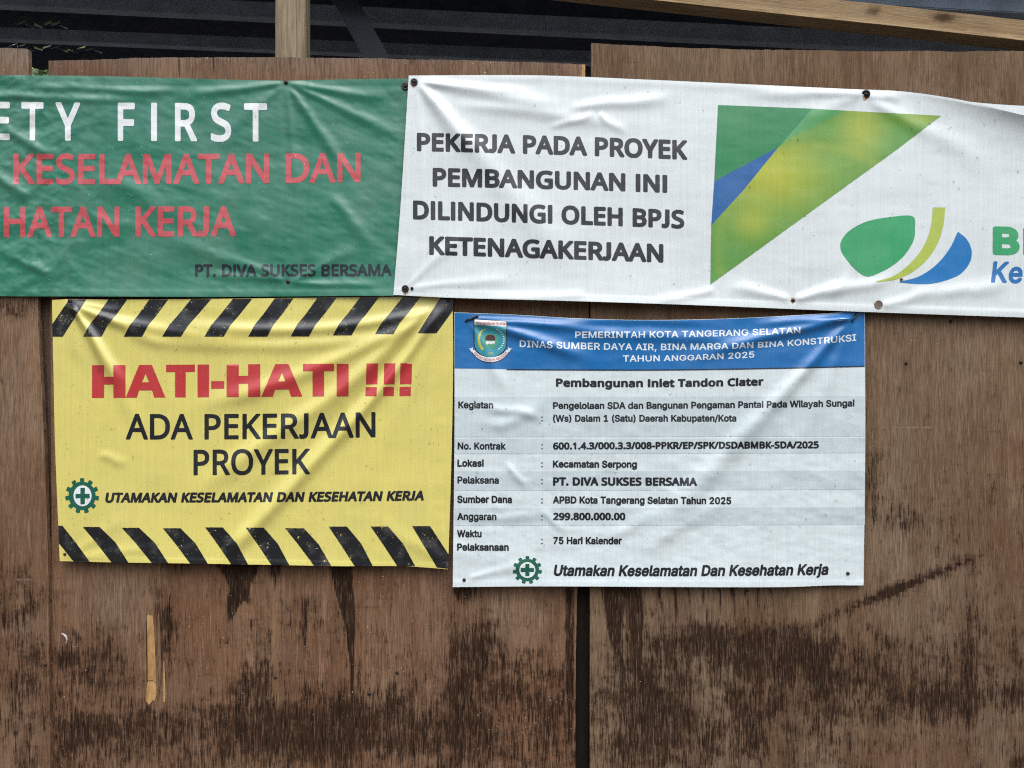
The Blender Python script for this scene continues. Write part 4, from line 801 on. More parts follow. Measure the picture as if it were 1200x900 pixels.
def grey_any(x, y):
    """sun-bleached grey along the top of the two left sheets, and patches on the middle one"""
    return np.where(x < 691, .85 * np.exp(-np.clip(y - 62, 0, 999) / 22), .25 * np.exp(-np.clip(y - 50, 0, 999) / 40)) + blob(x, y, 130, 705, 45, 40, .45) + blob(x, y, 610, 730, 50, 45, .35) + blob(x, y, 330, 765, 60, 30, .25) + blob(x, y, 25, 735, 30, 14, .4)

def pale_any(x, y):
    s = blob(x, y, 1060, 501, 60, 2.2, .55) + blob(x, y, 1165, 498, 30, 8, .4) + blob(x, y, 28, 679, 34, 1.8, .6)
    s = s + blob(x, y, 130, 853, 90, 1.6, .5) + blob(x, y, 180, 886, 60, 1.5, .4) + blob(x, y, 930, 858, 40, 2.2, .5) + blob(x, y, 1180, 662, 40, 1.4, .5)
    s = s + blob(x, y, 577, 800, 22, 1.2, .7, 72) + blob(x, y, 590, 860, 18, 1.2, .6, 68) + blob(x, y, 1150, 870, 70, 30, .22) + blob(x, y, 1040, 730, 60, 22, .2)
    return s

def panel(name, mat, top, left, right, yf, stain, label, cat, group, thick=0.012, seams=()):
    """a plywood sheet: front grid with stain maps, 12 mm edges and back"""
    yb = 1247.5
    L = [(x, y) for x, y in left] ; Rr = [(x, y) for x, y in right]
    bottom = [L[-1], Rr[-1]]
    W = Rr[0][0] - L[0][0]
    nu, nv = int(W / 4), int((yb - 60) / 5)
    X, Y = coons(top, bottom, L, Rr, nu, nv)
    # the sawn top edge is a little ragged
    X = X.copy(); Y = Y.copy()
    Y[0] += 0.9 * vnoise(X[0] / 3.1, X[0] * 0, 7) + 1.0 * vnoise(X[0] / 40, X[0] * 0, 8)
    X[:, -1] += 0.7 * vnoise(Y[:, -1] / 9, Y[:, -1] * 0, 9) + 1.0 * vnoise(Y[:, -1] / 60, Y[:, -1] * 0, 10)
    x, y = X.ravel(), Y.ravel()
    f = (DIST + yf) / DIST
    o = P((L[0][0] + Rr[0][0]) / 2, 1247.5, yf); o = Vector((o.x, yf, 0))
    fr = np.stack([(x - 600) * S * f - o.x, np.zeros_like(x), EYE - (y - 450) * S * f - o.z], -1)
    fr[:, 2] = np.maximum(fr[:, 2], 0.002)
    bk = fr.copy(); bk[:, 1] += thick
    n = len(fr); w = nu + 1
    F = []
    for j in range(nv):
        for i in range(nu):
            a = j * w + i; F.append((a, a + w, a + w + 1, a + 1))
    rim = [i for i in range(w)] + [j * w + nu for j in range(1, nv + 1)] + [nv * w + i for i in range(nu - 1, -1, -1)] + [j * w for j in range(nv - 1, 0, -1)]
    bidx = {a: n + k for k, a in enumerate(rim)}
    for k in range(len(rim)):
        a, b = rim[k], rim[(k + 1) % len(rim)]
        F.append((a, b, bidx[b], bidx[a]))
    F.append(tuple(bidx[a] for a in rim))
    V = np.concatenate([fr, bk[rim]])
    me = mesh_from(name, V, F, False)
    xx = np.concatenate([x, x[rim]]); yy = np.concatenate([y, y[rim]])
    for nm, fn in (('stain', stain), ('pale', pale_any), ('grey', grey_any), ('drip', {'stain_mid': drips_mid, 'stain_right': drips_right}.get(stain.__name__, no_drips))):
        at = me.attributes.new(nm, 'FLOAT', 'POINT')
        v = fn(xx, yy)
        if nm == 'stain': v = np.where(v > .3, .3 + .6 * (1 - np.exp(-(v - .3) / .6)), v)
        at.data.foreach_set('value', v.astype(np.float32))
    ob = link(name, me, mat, None, o)
    tag(ob, label, cat, group)
    return ob

G = 'plywood sheets of the hoarding'
pl_left = panel('plywood_sheet', plywood('plywood_left', 1.0, (0.95, 0.82, 0.70)), [(-594, 44), (-300, 50), (33.2, 57)], [(-594, 44), (-590, 1247.5)],
      [(33.2, 57), (44, 350), (53.5, 560), (57.5, 760), (61, 1247.5)], -0.003, stain_left,
      'plywood sheet at the far left behind the green banner, its edge beside the yellow sign', 'plywood sheet', G)
pl_mid = panel('plywood_sheet', plywood('plywood_middle', 2.0, (0.99, 0.81, 0.67)), [(57, 70.5), (130, 69), (205, 67), (212, 67.5), (330, 67), (400, 68), (560, 71), (686, 75.5)],
      [(57, 70.5), (60, 500), (61, 1247.5)], [(686, 75.5), (689.5, 250), (690, 380), (679, 600), (676, 690), (671, 1247.5)], 0.010, stain_mid,
      'middle plywood sheet behind the yellow sign, with dark drips and a peeled yellow strip', 'plywood sheet', G)
pl_right = panel('plywood_sheet', plywood('plywood_right', 3.0, (0.86, 0.78, 0.67)), [(693, 50.5), (850, 57.5), (950, 59), (1060, 60), (1323, 60)],
      [(693, 50.5), (691.5, 690), (691, 1247.5)], [(1323, 60), (1323, 1247.5)], 0.0, stain_right,
      'right plywood sheet with the highest top edge and dark mould stains low down', 'plywood sheet', G)
pl_far = panel('plywood_sheet', plywood('plywood_far', 4.0, (0.9, 0.8, 0.7)), [(1327, 64), (1960, 66)],
      [(1327, 64), (1327, 1247.5)], [(1960, 66), (1960, 1247.5)], 0.004, lambda x, y: stain_left(x - 1300, y),
      'plywood sheet beyond the right edge carrying the end of the white banner', 'plywood sheet', G)

# peeled place on the middle sheet, and its split ply at the raw right edge
raw = NT('raw_veneer')
rc = raw.noise(raw.coord((60, 60, 22)), 1, 4, 0.6, 1.0)
raw_m = raw.set(Base_Color=raw.ramp(rc, [(0.3, (0.24, 0.125, 0.04)), (0.5, (0.36, 0.21, 0.075)), (0.75, (0.46, 0.30, 0.13))]), Roughness=0.75, Normal=raw.bump(rc, 0.3, 0.002))
split_shade_m = plain('split_shadow', (0.03, 0.02, 0.015), 0.9)  # dark colour for the top split and for painted shade at the peel
def chip(pts, mat, name, parent, yf, t=0.0012, label=None):
    """a thin solid outline on a sheet face"""
    o = parent.location
    rnd = random.Random(len(pts))
    front = [P(x, y, yf - t * rnd.uniform(.6, 1.0)) - o for x, y in pts]; back = [P(x, y, yf + 0.001) - o for x, y in pts]
    v, f = triangulate([pts], 'evenodd')
    n = len(v)
    V = [P(x, y, yf - t) - o for x, y in v] + [P(x, y, yf + 0.001) - o for x, y in v]
    F = [tuple(q)[::-1] for q in f] + [tuple(i + n for i in q) for q in f]
    N = len(pts)
    idx = [int(np.argmin(np.hypot(v[:, 0] - x, v[:, 1] - y))) for x, y in pts]
    F += [(idx[k], idx[(k + 1) % N], n + idx[(k + 1) % N], n + idx[k]) for k in range(N)]
    ob = link(name, mesh_from(name, V, F, False), mat, parent)
    if label: ob['label'] = label
    return ob
chip([(172, 722), (174.5, 719.5), (176, 722), (178, 720.5), (179.5, 724), (180.5, 740), (181.8, 760), (182.5, 785), (183, 799), (178, 797), (173.5, 797.5), (173, 770), (172.6, 745)], raw_m, 'bare_wood_patch', pl_mid, 0.010, label='long bare yellow patch where the veneer has peeled away')
chip([(173, 799), (176, 797.8), (182, 798.5), (183.5, 806), (183, 815), (181, 822), (179, 820), (176.5, 824), (174, 826), (172, 822), (171, 823), (170.5, 812)], raw_m, 'bare_wood_patch', pl_mid, 0.010, label='short ragged bare patch under the long peeled strip')
chip([(191.2, 776), (192.4, 774), (193.2, 790), (194, 812), (193.4, 824), (192, 822), (190.8, 823), (191.4, 800)], raw_m, 'bare_wood_patch', pl_mid, 0.010, label='thin bare sliver beside the peeled strip')
chip([(681.5, 75.8), (685.8, 75.9), (685.7, 92), (681.7, 92)], raw_m, 'raw_edge_strip', pl_mid, 0.010, label='orange raw edge strip at the top right corner')
chip([(184.5, 722), (186, 716), (187.6, 735), (188.6, 770), (188, 800), (186.6, 806), (185.4, 775), (185, 745)], pl_mid.data.materials[0], 'lifted_splinter', pl_mid, 0.010, 0.0035)
chip([(169.4, 735), (170.8, 728), (171.4, 760), (171.6, 800), (170.4, 812), (169.2, 780)], pl_mid.data.materials[0], 'lifted_splinter', pl_mid, 0.010, 0.003)
chip([(189.2, 742), (190, 736), (190.6, 770), (190.2, 790), (189.4, 775)], split_shade_m, 'split', pl_mid, 0.010, 0.0004)  # dark sliver painted as the shade beside the lifted splinter
chip([(171.2, 722), (172.2, 716), (172.4, 760), (172.2, 795), (171.6, 770)], split_shade_m, 'split', pl_mid, 0.010, 0.0005)  # painted shade line along the left side of the peeled strip
chip([(208.6, 69), (210.4, 68.6), (210.8, 90), (209.6, 90)], split_shade_m, 'split', pl_mid, 0.010, 0.0004, label='narrow dark split in the top edge')

# ---- timbers
def timber(name, c1, c2, axis, seed=0, dark=0.5):
    n = NT(name)
    sc = {'x': (3.5, 60, 60), 'z': (60, 60, 3.5)}[axis]; sf = {'x': (14, 420, 420), 'z': (420, 420, 14)}[axis]
    lo = (seed, seed * 2, seed * 3)
    a = n.noise(n.coord(sc, loc=lo), 1, 5, 0.6, 1.2); f = n.noise(n.coord(sf, loc=lo), 1, 3, 0.6)
    bl = n.noise(n.coord((6, 14, 14) if axis == 'x' else (14, 14, 6), loc=lo), 1, 4, 0.6)
    c = n.mix(n.remap(a, 0.32, 0.68), c1, c2)
    c = n.mix(n.remap(f, 0.45, 0.72, 0, 0.5), c, tuple(x * 0.4 for x in c1))
    c = n.mix(n.remap(bl, 0.5, 0.75, 0, dark), c, tuple(x * 0.35 for x in c1))
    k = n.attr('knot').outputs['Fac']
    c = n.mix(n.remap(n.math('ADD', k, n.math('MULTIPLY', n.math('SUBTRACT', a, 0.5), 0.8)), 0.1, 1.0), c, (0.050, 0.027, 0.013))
    return n.set(Base_Color=c, Roughness=0.85, Specular_IOR_Level=0.15, Normal=n.bump(n.math('ADD', f, a), 0.4, 0.003))

stud_m = timber('stained_stud', (0.10, 0.062, 0.042), (0.15, 0.10, 0.07), 'z', 3)
dark_m = timber('gap_shade_stud', (0.008, 0.0055, 0.004), (0.013, 0.009, 0.007), 'z', 4)  # shade of the open joint is put into this near-black stud colour
for nm, x0, x1, top, mt, lab in (('wall_stud', 26, 92, 92, stud_m, 'brown timber stud showing in the narrow gap left of the yellow sign'),
                             ('wall_stud', 660, 712, 84, dark_m, 'timber stud coloured near black as the shade in the gap below the white notice')):
    a = P(x0, 0, 0.024); b = P(x1, top, 0.024); o = Vector(((a.x + b.x) / 2, 0.024, 0))
    tag(link(nm, box_mesh(nm, a.x, b.x, 0.024, 0.064, 0.0, b.z, 0.002, o), mt, None, o), lab, 'timber stud', 'studs behind the joints of the hoarding')
a = P(322.3, 0, 0.026); b = P(357.3, -96, 0.026); o = Vector(((a.x + b.x) / 2, 0.026, 0))
post_m = timber('grey_post', (0.165, 0.128, 0.085), (0.29, 0.235, 0.16), 'z', 7, 0.4)
me = box_mesh('timber_post', a.x, b.x, 0.026, 0.074, 0, b.z, 0.002, o)
tag(link('timber_post', me, post_m, None, o), 'pale sawn timber post standing up behind the hoarding above the green banner', 'timber post')

# beam: front face and underside seen, dropping to the right, with two knots
ang = math.atan2(58, 535)
bl = P(300, -39.5 - 11, 0.028); br = P(1460, 86.2 - 11, 0.028)
mid = (bl + br) / 2; Lb = (br - bl).length
bm = bmesh.new()
nx = 160
hh, dd = 0.046, 0.052
ring = []
for i in range(nx + 1):
    x = -Lb / 2 + Lb * i / nx
    wv = 0.0016 * float(vnoise(np.array([x * 6]), np.array([0.0]), 21)[0])
    prof = [(0, 0 + wv), (0, hh * .33), (0, hh * .66), (0, hh + wv), (dd, hh), (dd, 0 + wv), (dd * .66, wv), (dd * .33, wv)]
    ring.append([bm.verts.new((x, p[0], p[1])) for p in prof])
for i in range(nx):
    for k in range(8):
        bm.faces.new((ring[i][k], ring[i + 1][k], ring[i + 1][(k + 1) % 8], ring[i][(k + 1) % 8]))
bm.faces.new(ring[0][::-1]); bm.faces.new(ring[-1])
bmesh.ops.recalc_face_normals(bm, faces=bm.faces)
me = bpy.data.meshes.new('timber_beam'); bm.to_mesh(me); bm.free()
beam_m = timber('rough_beam', (0.26, 0.178, 0.092), (0.42, 0.315, 0.185), 'x', 2, 0.35)
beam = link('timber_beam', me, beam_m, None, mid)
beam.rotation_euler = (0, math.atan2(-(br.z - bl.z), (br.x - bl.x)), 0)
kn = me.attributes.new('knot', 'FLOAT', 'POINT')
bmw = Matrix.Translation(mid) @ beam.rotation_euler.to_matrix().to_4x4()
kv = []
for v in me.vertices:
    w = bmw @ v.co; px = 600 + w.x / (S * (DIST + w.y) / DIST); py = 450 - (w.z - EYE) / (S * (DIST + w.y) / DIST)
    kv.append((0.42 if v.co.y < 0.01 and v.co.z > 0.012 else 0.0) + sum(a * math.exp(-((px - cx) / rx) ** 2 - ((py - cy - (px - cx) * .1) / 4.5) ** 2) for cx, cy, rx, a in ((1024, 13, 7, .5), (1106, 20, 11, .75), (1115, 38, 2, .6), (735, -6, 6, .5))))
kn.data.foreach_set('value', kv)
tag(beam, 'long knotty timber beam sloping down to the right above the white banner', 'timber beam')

# ---- dark roof behind: corrugated sheet with a slit, purlins and a leaning strut
roof_m = plain('dark_roof_metal', (0.012, 0.020, 0.042), 0.85, 0.0, 0.2, 8, 0.1)
purl_m = plain('purlin_steel', (0.32, 0.40, 0.50), 0.8, 0.0, 0.15, 10, 0.2)
c00, c10, c01, c11 = P(-1500, -230, .35), P(2700, -120, .35), P(-1500, 20, 4.0), P(2700, 180, 4.0)
nu, nv = 420, 100
us = np.linspace(0, 1, nu + 1); V = []
for j in range(nv + 1):
    v = j / nv
    for i in range(nu + 1):
        u = us[i]
        p = (c00 * (1 - u) + c10 * u) * (1 - v) + (c01 * (1 - u) + c11 * u) * v
        V.append(p + Vector((0, 0, 0.018 * math.sin(u * 2 * math.pi * 105))))
# the lap between two sheets gapes at the left
F = []
for j in range(nv):
    for i in range(nu):
        a = j * (nu + 1) + i
        q = V[a]; f = (DIST + q.y) / DIST
        px = 600 + q.x / (S * f); py = 450 - (q.z - EYE) / (S * f)
        if (14 < px < 74 and abs(py - 26 - (px - 20) * .05) < 1.3) or (8 < px < 114 and abs(py - 53 - (px - 10) * .05) < 1.2): continue
        F.append((a, a + 1, a + nu + 2, a + nu + 1))
base = Vector((0, 2.2, 0))
roof = empty('shed_roof', base)
tag(roof, 'dark corrugated shed roof with steel purlins seen above the hoarding', 'roof')
sh = link('roof_sheet', mesh_from('roof_sheet', V, F, True, base), roof_m, roof)
sm = sh.modifiers.new('thick', 'SOLIDIFY'); sm.thickness = 0.004
def bar(name, p, q, w, h, mat, parent, base):
    d = (q - p); L = d.length
    me = box_mesh(name, -L / 2, L / 2, -w / 2, w / 2, -h / 2, h / 2, 0.003)
    rot = d.to_track_quat('X', 'Z').to_matrix().to_4x4()
    me.transform(Matrix.Translation((p + q) / 2 - base) @ rot)
    return link(name, me, mat, parent)
bar('purlin', P(-700, -35, 1.3), P(1900, 92, 1.3), 0.05, 0.062, purl_m, roof, base)
bar('purlin', P(-700, 12, 2.3), P(1900, 118, 2.3), 0.05, 0.062, purl_m, roof, base)
bar('purlin', P(-700, -85, 0.75), P(1900, 46, 0.75), 0.05, 0.05, purl_m, roof, base)
pq = P(398, -10, 0.9); qq = P(446, 75, 0.9); d = qq - pq
bar('strut', pq - d * 0.35, pq + d * 5.4, 0.05, 0.075, plain('strut_steel', (0.055, 0.068, 0.085), 0.6, 0, 0.15, 10), roof, base)
sw = plain('dark_boarding', (0.035, 0.038, 0.045), 0.8, 0, 0.25, 5)
# a gable board and shrub light glimpsed through the notch between the left sheets

def tree(loc, h, crown_r, seed, label):
    rnd = random.Random(seed)
    root = empty('tree', loc)
    tag(root, label, 'tree')
    bark = plain('bark', (0.10, 0.075, 0.055), 0.9, 0, 0.3, 25)
    pts = [Vector((0, 0, 0)), Vector((0.05, 0, h * .25)), Vector((-0.04, 0.05, h * .5)), Vector((0.06, 0, h * .75)), Vector((0, 0, h * .95))]
    link('trunk', tube('trunk', pts, [.13, .11, .09, .06, .02], 10), bark, root)
    for k in range(7):
        a = rnd.uniform(0, 6.28); z = h * rnd.uniform(.4, .75)
        link('branch', tube('branch', [Vector((0, 0, z)), Vector((math.cos(a) * crown_r * .5, math.sin(a) * crown_r * .5, z + .5)), Vector((math.cos(a) * crown_r * .85, math.sin(a) * crown_r * .85, z + .8))], [.05, .03, .01], 6), bark, root)
    n = NT('leaf'); nz = n.noise(n.coord((4, 4, 4)), 1, 3)
    lm = n.set(Base_Color=n.ramp(nz, [(0.3, (0.09, 0.14, 0.05)), (0.7, (0.20, 0.27, 0.12))]), Roughness=0.5, Transmission_Weight=0.0)
    V = []; F = []
    cl = [(rnd.gauss(0, crown_r * .45), rnd.gauss(0, crown_r * .45), h * .72 + rnd.gauss(0, h * .14), rnd.uniform(.3, .55)) for _ in range(34)]
    for cx, cy, cz, cr in cl:
        for _ in range(230):
            p = Vector((rnd.gauss(0, 1), rnd.gauss(0, 1), rnd.gauss(0, 1))).normalized() * cr * rnd.random() ** .4 + Vector((cx, cy, cz))
            a = Vector((rnd.gauss(0, 1), rnd.gauss(0, 1), rnd.gauss(0, .5))).normalized(); b = a.orthogonal().normalized()
            l, w = rnd.uniform(.06, .11), rnd.uniform(.02, .04)
            k = len(V); V += [p - a * l, p + b * w, p + a * l, p - b * w]; F.append((k, k + 1, k + 2, k + 3))
    link('crown', mesh_from('crown', V, F, False), lm, root)
tree(Vector((-5.1, 6.6, 0)), 6.7, 1.5, 4, 'leafy green tree glimpsed through the notch between the plywood sheets at left')
# ------------------------------------------------------------------ inks and vinyl
white_ink = vinyl('white_ink', (0.68, 0.72, 0.725), 0.30, 0.08)
red_ink = vinyl('red_ink', (0.47, 0.07, 0.082), 0.32, 0.10)
red2_ink = vinyl('bright_red_ink', (0.43, 0.032, 0.034), 0.28, 0.06)
black_ink = vinyl('black_ink', (0.008, 0.010, 0.014), 0.32, 0.01)
grey_ink = vinyl('charcoal_ink', (0.012, 0.015, 0.021), 0.32, 0.015)
stripe_ink = vinyl('hazard_black_ink', (0.007, 0.008, 0.010), 0.22, 0.008, scuff=(0.60, 0.54, 0.16))
green_ink = vinyl('emblem_green_ink', (0.006, 0.095, 0.058), 0.33, 0.02)
blue_ink = vinyl('header_blue_ink', (0.003, 0.128, 0.37), 0.30, 0.06)
green_v = vinyl('green_vinyl', (0.021, 0.160, 0.098), 0.28, 0.14)
white_v = vinyl('white_vinyl', (0.60, 0.66, 0.665), 0.24, 0.07)
yellow_v = vinyl('yellow_vinyl', (0.61, 0.545, 0.150), 0.18, 0.08)
notice_v = vinyl('notice_white_vinyl', (0.585, 0.665, 0.68), 0.25, 0.08)
band_ink = vinyl('grey_band_ink', (0.475, 0.555, 0.575), 0.32, 0.06)
logo_ink = vinyl('logo_graded_ink', (0, 0, 0), 0.33, 0.05, ink='ink')
nd = NT('rain_drop')
drop_m = nd.set(Base_Color=(1, 1, 1), Roughness=0.03, IOR=1.33, Transmission_Weight=1.0)

def banner(name, px, py, label, cat, depth):
    p = P(px, py, -depth)
    o = empty(name, p)
    tag(o, label, cat)
    return o

# =========================================================== green banner
BG = 0.007
def H_green(x, y):
    h = 0.0035 + 0.004 * fbm(x / 130, y / 90, 11, 2)
    h = h + 0.0020 * fbm((x + y * .5) / 44, (y - x * .35) / 22, 12, 3)
    w = np.exp(-((x - 30) / 80) ** 2)
    h = h + 0.0034 * w * fbm((x - y * .4) / 24, (y + x * .5) / 19, 13, 3)
    n = (335, 97)
    h = h + ridge(x, y, n, (455, 118), 3, 7, .0032) + ridge(x, y, n, (500, 175), 3, 9, .0030) + ridge(x, y, n, (415, 215), 4, 9, .0040)
    h = h + ridge(x, y, n, (350, 250), 3, 8, .0020) + ridge(x, y, n, (200, 112), 3, 8, .0038) + ridge(x, y, n, (255, 160), 3, 12, .0020)
    h = h + ridge(x, y, (215, 107), (20, 101), 5, 5, .0036, (.2, .2)) + ridge(x, y, (-60, 112), (190, 118), 4, 6, .0034, (.2, .3))
    h = h + ridge(x, y, (0, 150), (75, 190), 5, 8, .0045, (.1, .4)) + ridge(x, y, (-10, 200), (40, 236), 6, 7, .0055, (.1, .3)) + ridge(x, y, (110, 205), (235, 260), 6, 16, .0035, (.3, .4))
    h = h + ridge(x, y, (5, 295), (70, 330), 5, 7, .004, (.3, .4)) + ridge(x, y, (385, 225), (450, 310), 6, 10, .0035, (.2, .4))
    m = (337, 330)
    h = h + ridge(x, y, m, (180, 275), 4, 12, .0034) + ridge(x, y, m, (230, 320), 3, 6, .0026) + ridge(x, y, m, (430, 285), 3, 10, .0026) + ridge(x, y, m, (455, 335), 3, 5, .0024)
    for c, a in ((85, .5), (125, .8), (40, .5), (108, .4), (172, .4), (292, .5), (327, .6), (364, .9), (-60, .6), (-160, .6)):
        h = h + 0.00075 * a * np.exp(-((x - c + 2 * np.sin(y / 40)) / 2.8) ** 2) + .0012 * a * np.tanh((x - c) / 14) * np.exp(-((x - c) / 30) ** 2)
    e = np.exp(-((y - 92) / 5) ** 2) + np.exp(-((y - 345) / 5) ** 2)
    h = h + .006 * np.abs(np.sin(np.pi * (x - 337) / 330)) * np.exp(-np.clip(347 - y, 0, 999) / 24) + .0006 / (1 + np.exp(-(y - 340) / .6)) + .0006 / (1 + np.exp((y - 99) / .6))
    h = h + (0.0022 + 0.0030 * np.exp(-((x - 40) / 130) ** 2)) * crumple(x, y, 15, 46, 34)
    return np.maximum(h + 0.0006 * e, -0.003)
root = banner('safety_banner', 65, 346, 'long green banner with white and red safety wording, nailed to the hoarding at upper left', 'banner', BG)
gs = Sheet(root, H_green, BG)
gs.sheet('sheet', green_v, [(-345, 80), (-150, 84), (0, 88), (110, 89), (240, 92.5), (335, 94.5), (400, 93), (482, 92)],
         [(-345, 342), (0, 347), (130, 347.5), (250, 348), (380, 347), (482, 346.5)], [(-345, 80), (-345, 342)], [(482, 92), (482, 346.5)], 1.9)
for lab, base, chars in (('SAFETY', [(-125, 163), (94, 165)], [('S', -130, -107), ('A', -98, -66), ('F', -55, -34), ('E', -12, 11.5), ('T', 25, 51), ('Y', 65, 94)]), ('FIRST', [(138, 165.2), (313, 166)], [('F', 138, 158), ('I', 177, 184), ('R', 205, 231), ('S', 247, 271), ('T', 286, 313)])):
    gs.text(None, 'n', 0, 0, base, (45, 45), white_ink, 0.038, label='white heading ' + lab, chars=chars)
gs.text('KESELAMATAN DAN', 'n', 15.5, 422.5, [(15, 216), (220, 215.5), (422, 213.5)], (36, 34.5), red_ink, 0.040, gap=-.04, split=True, label='red lettering')
gs.text('KESE', 'n', -106, -3, [(-106, 276), (0, 277)], 35, red_ink, 0.040, gap=-.04, label='red lettering, start of the last red line')
gs.text('HATAN KERJA', 'n', 4.5, 276.5, [(4, 278), (276, 277)], (35.5, 35.5), red_ink, 0.040, gap=-.04, split=True, label='red lettering')
gs.text('PT. DIVA SUKSES BERSAMA', 'n', 228.6, 459, [(228, 324.3), (459, 323.6)], (14.6, 14), grey_ink, 0.055, gap=-.05, split=True, label='small charcoal lettering')
gs.drops((0, 100, 470, 340), 230, drop_m, 3)

# =========================================================== white banner
BW = 0.015
def H_white(x, y):
    h = 0.004 + 0.0045 * fbm(x / 170, y / 110, 31, 2) + 0.0013 * fbm(x / 60, y / 30, 32, 3)
    n = (486, 97)
    h = h + ridge(x, y, n, (690, 128), 4, 12, .0055) + ridge(x, y, n, (640, 108), 3, 7, .0034) + ridge(x, y, n, (560, 185), 4, 14, .0060, (.1, .3)) + ridge(x, y, n, (690, 330), 5, 26, .0055, (.1, .3)) + ridge(x, y, n, (505, 320), 3, 14, .0022)
    h = h + ridge(x, y, (520, 120), (760, 150), 6, 9, .0040, (.3, .4)) + ridge(x, y, (660, 128), (800, 112), 5, 8, .0048, (.2, .4)) + ridge(x, y, (640, 150), (700, 133), 4, 5, .0035, (.3, .2)) + ridge(x, y, (700, 134), (742, 160), 4, 6, .0032, (.1, .5))
    b = (475, 339)
    h = h + ridge(x, y, b, (620, 325), 3, 8, .0026) + ridge(x, y, b, (560, 260), 3, 9, .0024)
    t = (1015, 111)
    h = h + ridge(x, y, t, (860, 108), 4, 8, .0035) + ridge(x, y, t, (1180, 210), 5, 18, .0045) + ridge(x, y, t, (1060, 118), 4, 6, .003) + ridge(x, y, t, (930, 140), 4, 14, .0026)
    h = .004 + (h - .004) * .72
    # the top hem hangs forward at the right
    h = h + 0.024 * np.clip((x - 1060) / 140, 0, 1.3) ** 1.2 * np.exp(-np.clip(y - 106 - np.clip(x - 1050, 0, 230) * .185, 0, 400) / 15)
    q = (1030, 357)
    h = h + ridge(x, y, (929, 352), (1005, 326), 4, 9, .0048) + ridge(x, y, (929, 352), (845, 335), 4, 9, .0036) + ridge(x, y, q, (1110, 340), 4, 9, .0034) + ridge(x, y, (960, 348), (1060, 322), 6, 7, .0036, (.2, .4)) + ridge(x, y, (1085, 350), (1190, 330), 7, 10, .0038, (.3, .3))
    h = h + ridge(x, y, (840, 340), (760, 352), 5, 6, .0026) + ridge(x, y, (690, 345), (560, 350), 5, 6, .0020)
    for c, a in ((882, .5), (1005, 1.0), (1112, .8), (1132, .6), (1154, .7), (740, .5), (690, .5), (950, .35), (1290, .7)):
        h = h + 0.00085 * a * np.exp(-((x - c + 1.6 * np.sin(y / 55)) / 2.8) ** 2) + .0014 * a * np.tanh((x - c) / 12) * np.exp(-((x - c) / 26) ** 2)
    e = np.exp(-((y - 92 - np.clip(x - 640, 0, 400) * .045) / 5) ** 2) + np.exp(-((y - 352 - (x - 640) * .028) / 5) ** 2)
    yb = 345.5 + (x - 461) * .0355
    h = h + .007 * np.abs(np.sin(np.pi * (x - 475) / 454)) * np.exp(-np.clip(yb - y, 0, 999) / 26) * (x < 929) + .0007 / (1 + np.exp(-(y - yb + 8) / .6))
    h = h + 0.0016 * crumple(x, y, 35, 110, 60)
    return np.maximum(h + 0.0007 * e, -0.004)
root = banner('insurance_banner', 830, 360, 'wide white banner with black wording, green triangle and leaf logo, overlapping the green one', 'banner', BW)
ws = Sheet(root, H_white, BW)
ws.sheet('sheet', white_v, [(479, 88.5), (560, 88), (640, 88.5), (740, 92.5), (850, 97.5), (1000, 104.5), (1050, 106.5), (1100, 112.5), (1140, 120), (1200, 135), (1270, 146), (1400, 146), (1575, 134)],
         [(461, 345.5), (530, 349), (660, 352.5), (800, 357), (1000, 365), (1200, 372), (1575, 384)], [(479, 88.5), (474, 170), (468, 260), (461, 345.5)], [(1575, 134), (1575, 384)], 1.9)
# folded-back hem seen above the drooping edge
hem = Sheet(root, lambda x, y: 0 * x - 0.011, BW)
hem.sheet('folded_hem', white_v, [(1060, 107.5), (1130, 118.5), (1200, 124), (1300, 126), (1570, 126)], [(1060, 150), (1570, 175)], [(1060, 107.5), (1060, 150)], [(1570, 126), (1570, 175)], 6)
for t, a, b, base, cap in (('PEKERJA PADA PROYEK', 488.5, 805.5, [(488, 177), (640, 181), (805, 187.3)], (21.5, 22.8)),
                           ('PEMBANGUNAN INI', 507, 782, [(507, 218.6), (640, 221.5), (782, 226)], (22, 21)),
                           ('DILINDUNGI OLEH BPJS', 484, 802, [(484, 257), (640, 262), (802, 268)], (22.2, 21.8)),
                           ('KETENAGAKERJAAN', 503, 777.5, [(503, 298.6), (640, 303), (777, 307.8)], (22, 21.8))):
    ws.text(t, 'n', a, b, base, cap, grey_ink, 0.066, gap=-.06, split=True, label='black lettering')
def ink_logo(x, y):
    yl = np.exp(-((x - 905) / 62) ** 2 - ((y - 205) / 42) ** 2) + .75 * np.exp(-((x - 1010) / 26) ** 2 - ((y - 150) / 34) ** 2) + .55 * np.exp(-((x - 880) / 22) ** 2 - ((y - 262) / 20) ** 2) + .5 * np.exp(-((x - 1080) / 26) ** 2 - ((y - 138) / 10) ** 2)
    arc = np.hypot(x - 960, y - 290); yl = yl + .18 * np.exp(-((arc - 118) / 6) ** 2)
    yl = np.clip(yl, 0, 1)[:, None]
    return np.array([[0.085, 0.265, 0.045]]) * (1 - yl) + np.array([[0.36, 0.40, 0.030]]) * yl
tri = (952, 127.3), (912.5, 172)
ws.shape('triangle_logo', [[(990, 129.6), (1103, 135.6), (1050, 176), (960, 241), (832.5, 333.5), (833.5, 264), (872, 222), (912.5, 172), (928, 161)]], logo_ink, 1, 'green and yellow triangle print', ink=ink_logo)
ws.shape('triangle_corner', [[(841.5, 123), tri[0], tri[1], (837, 212.5)]], vinyl('deep_green_ink', (0.014, 0.20, 0.066), .33, .06), 1, 'deep green corner of the triangle print')
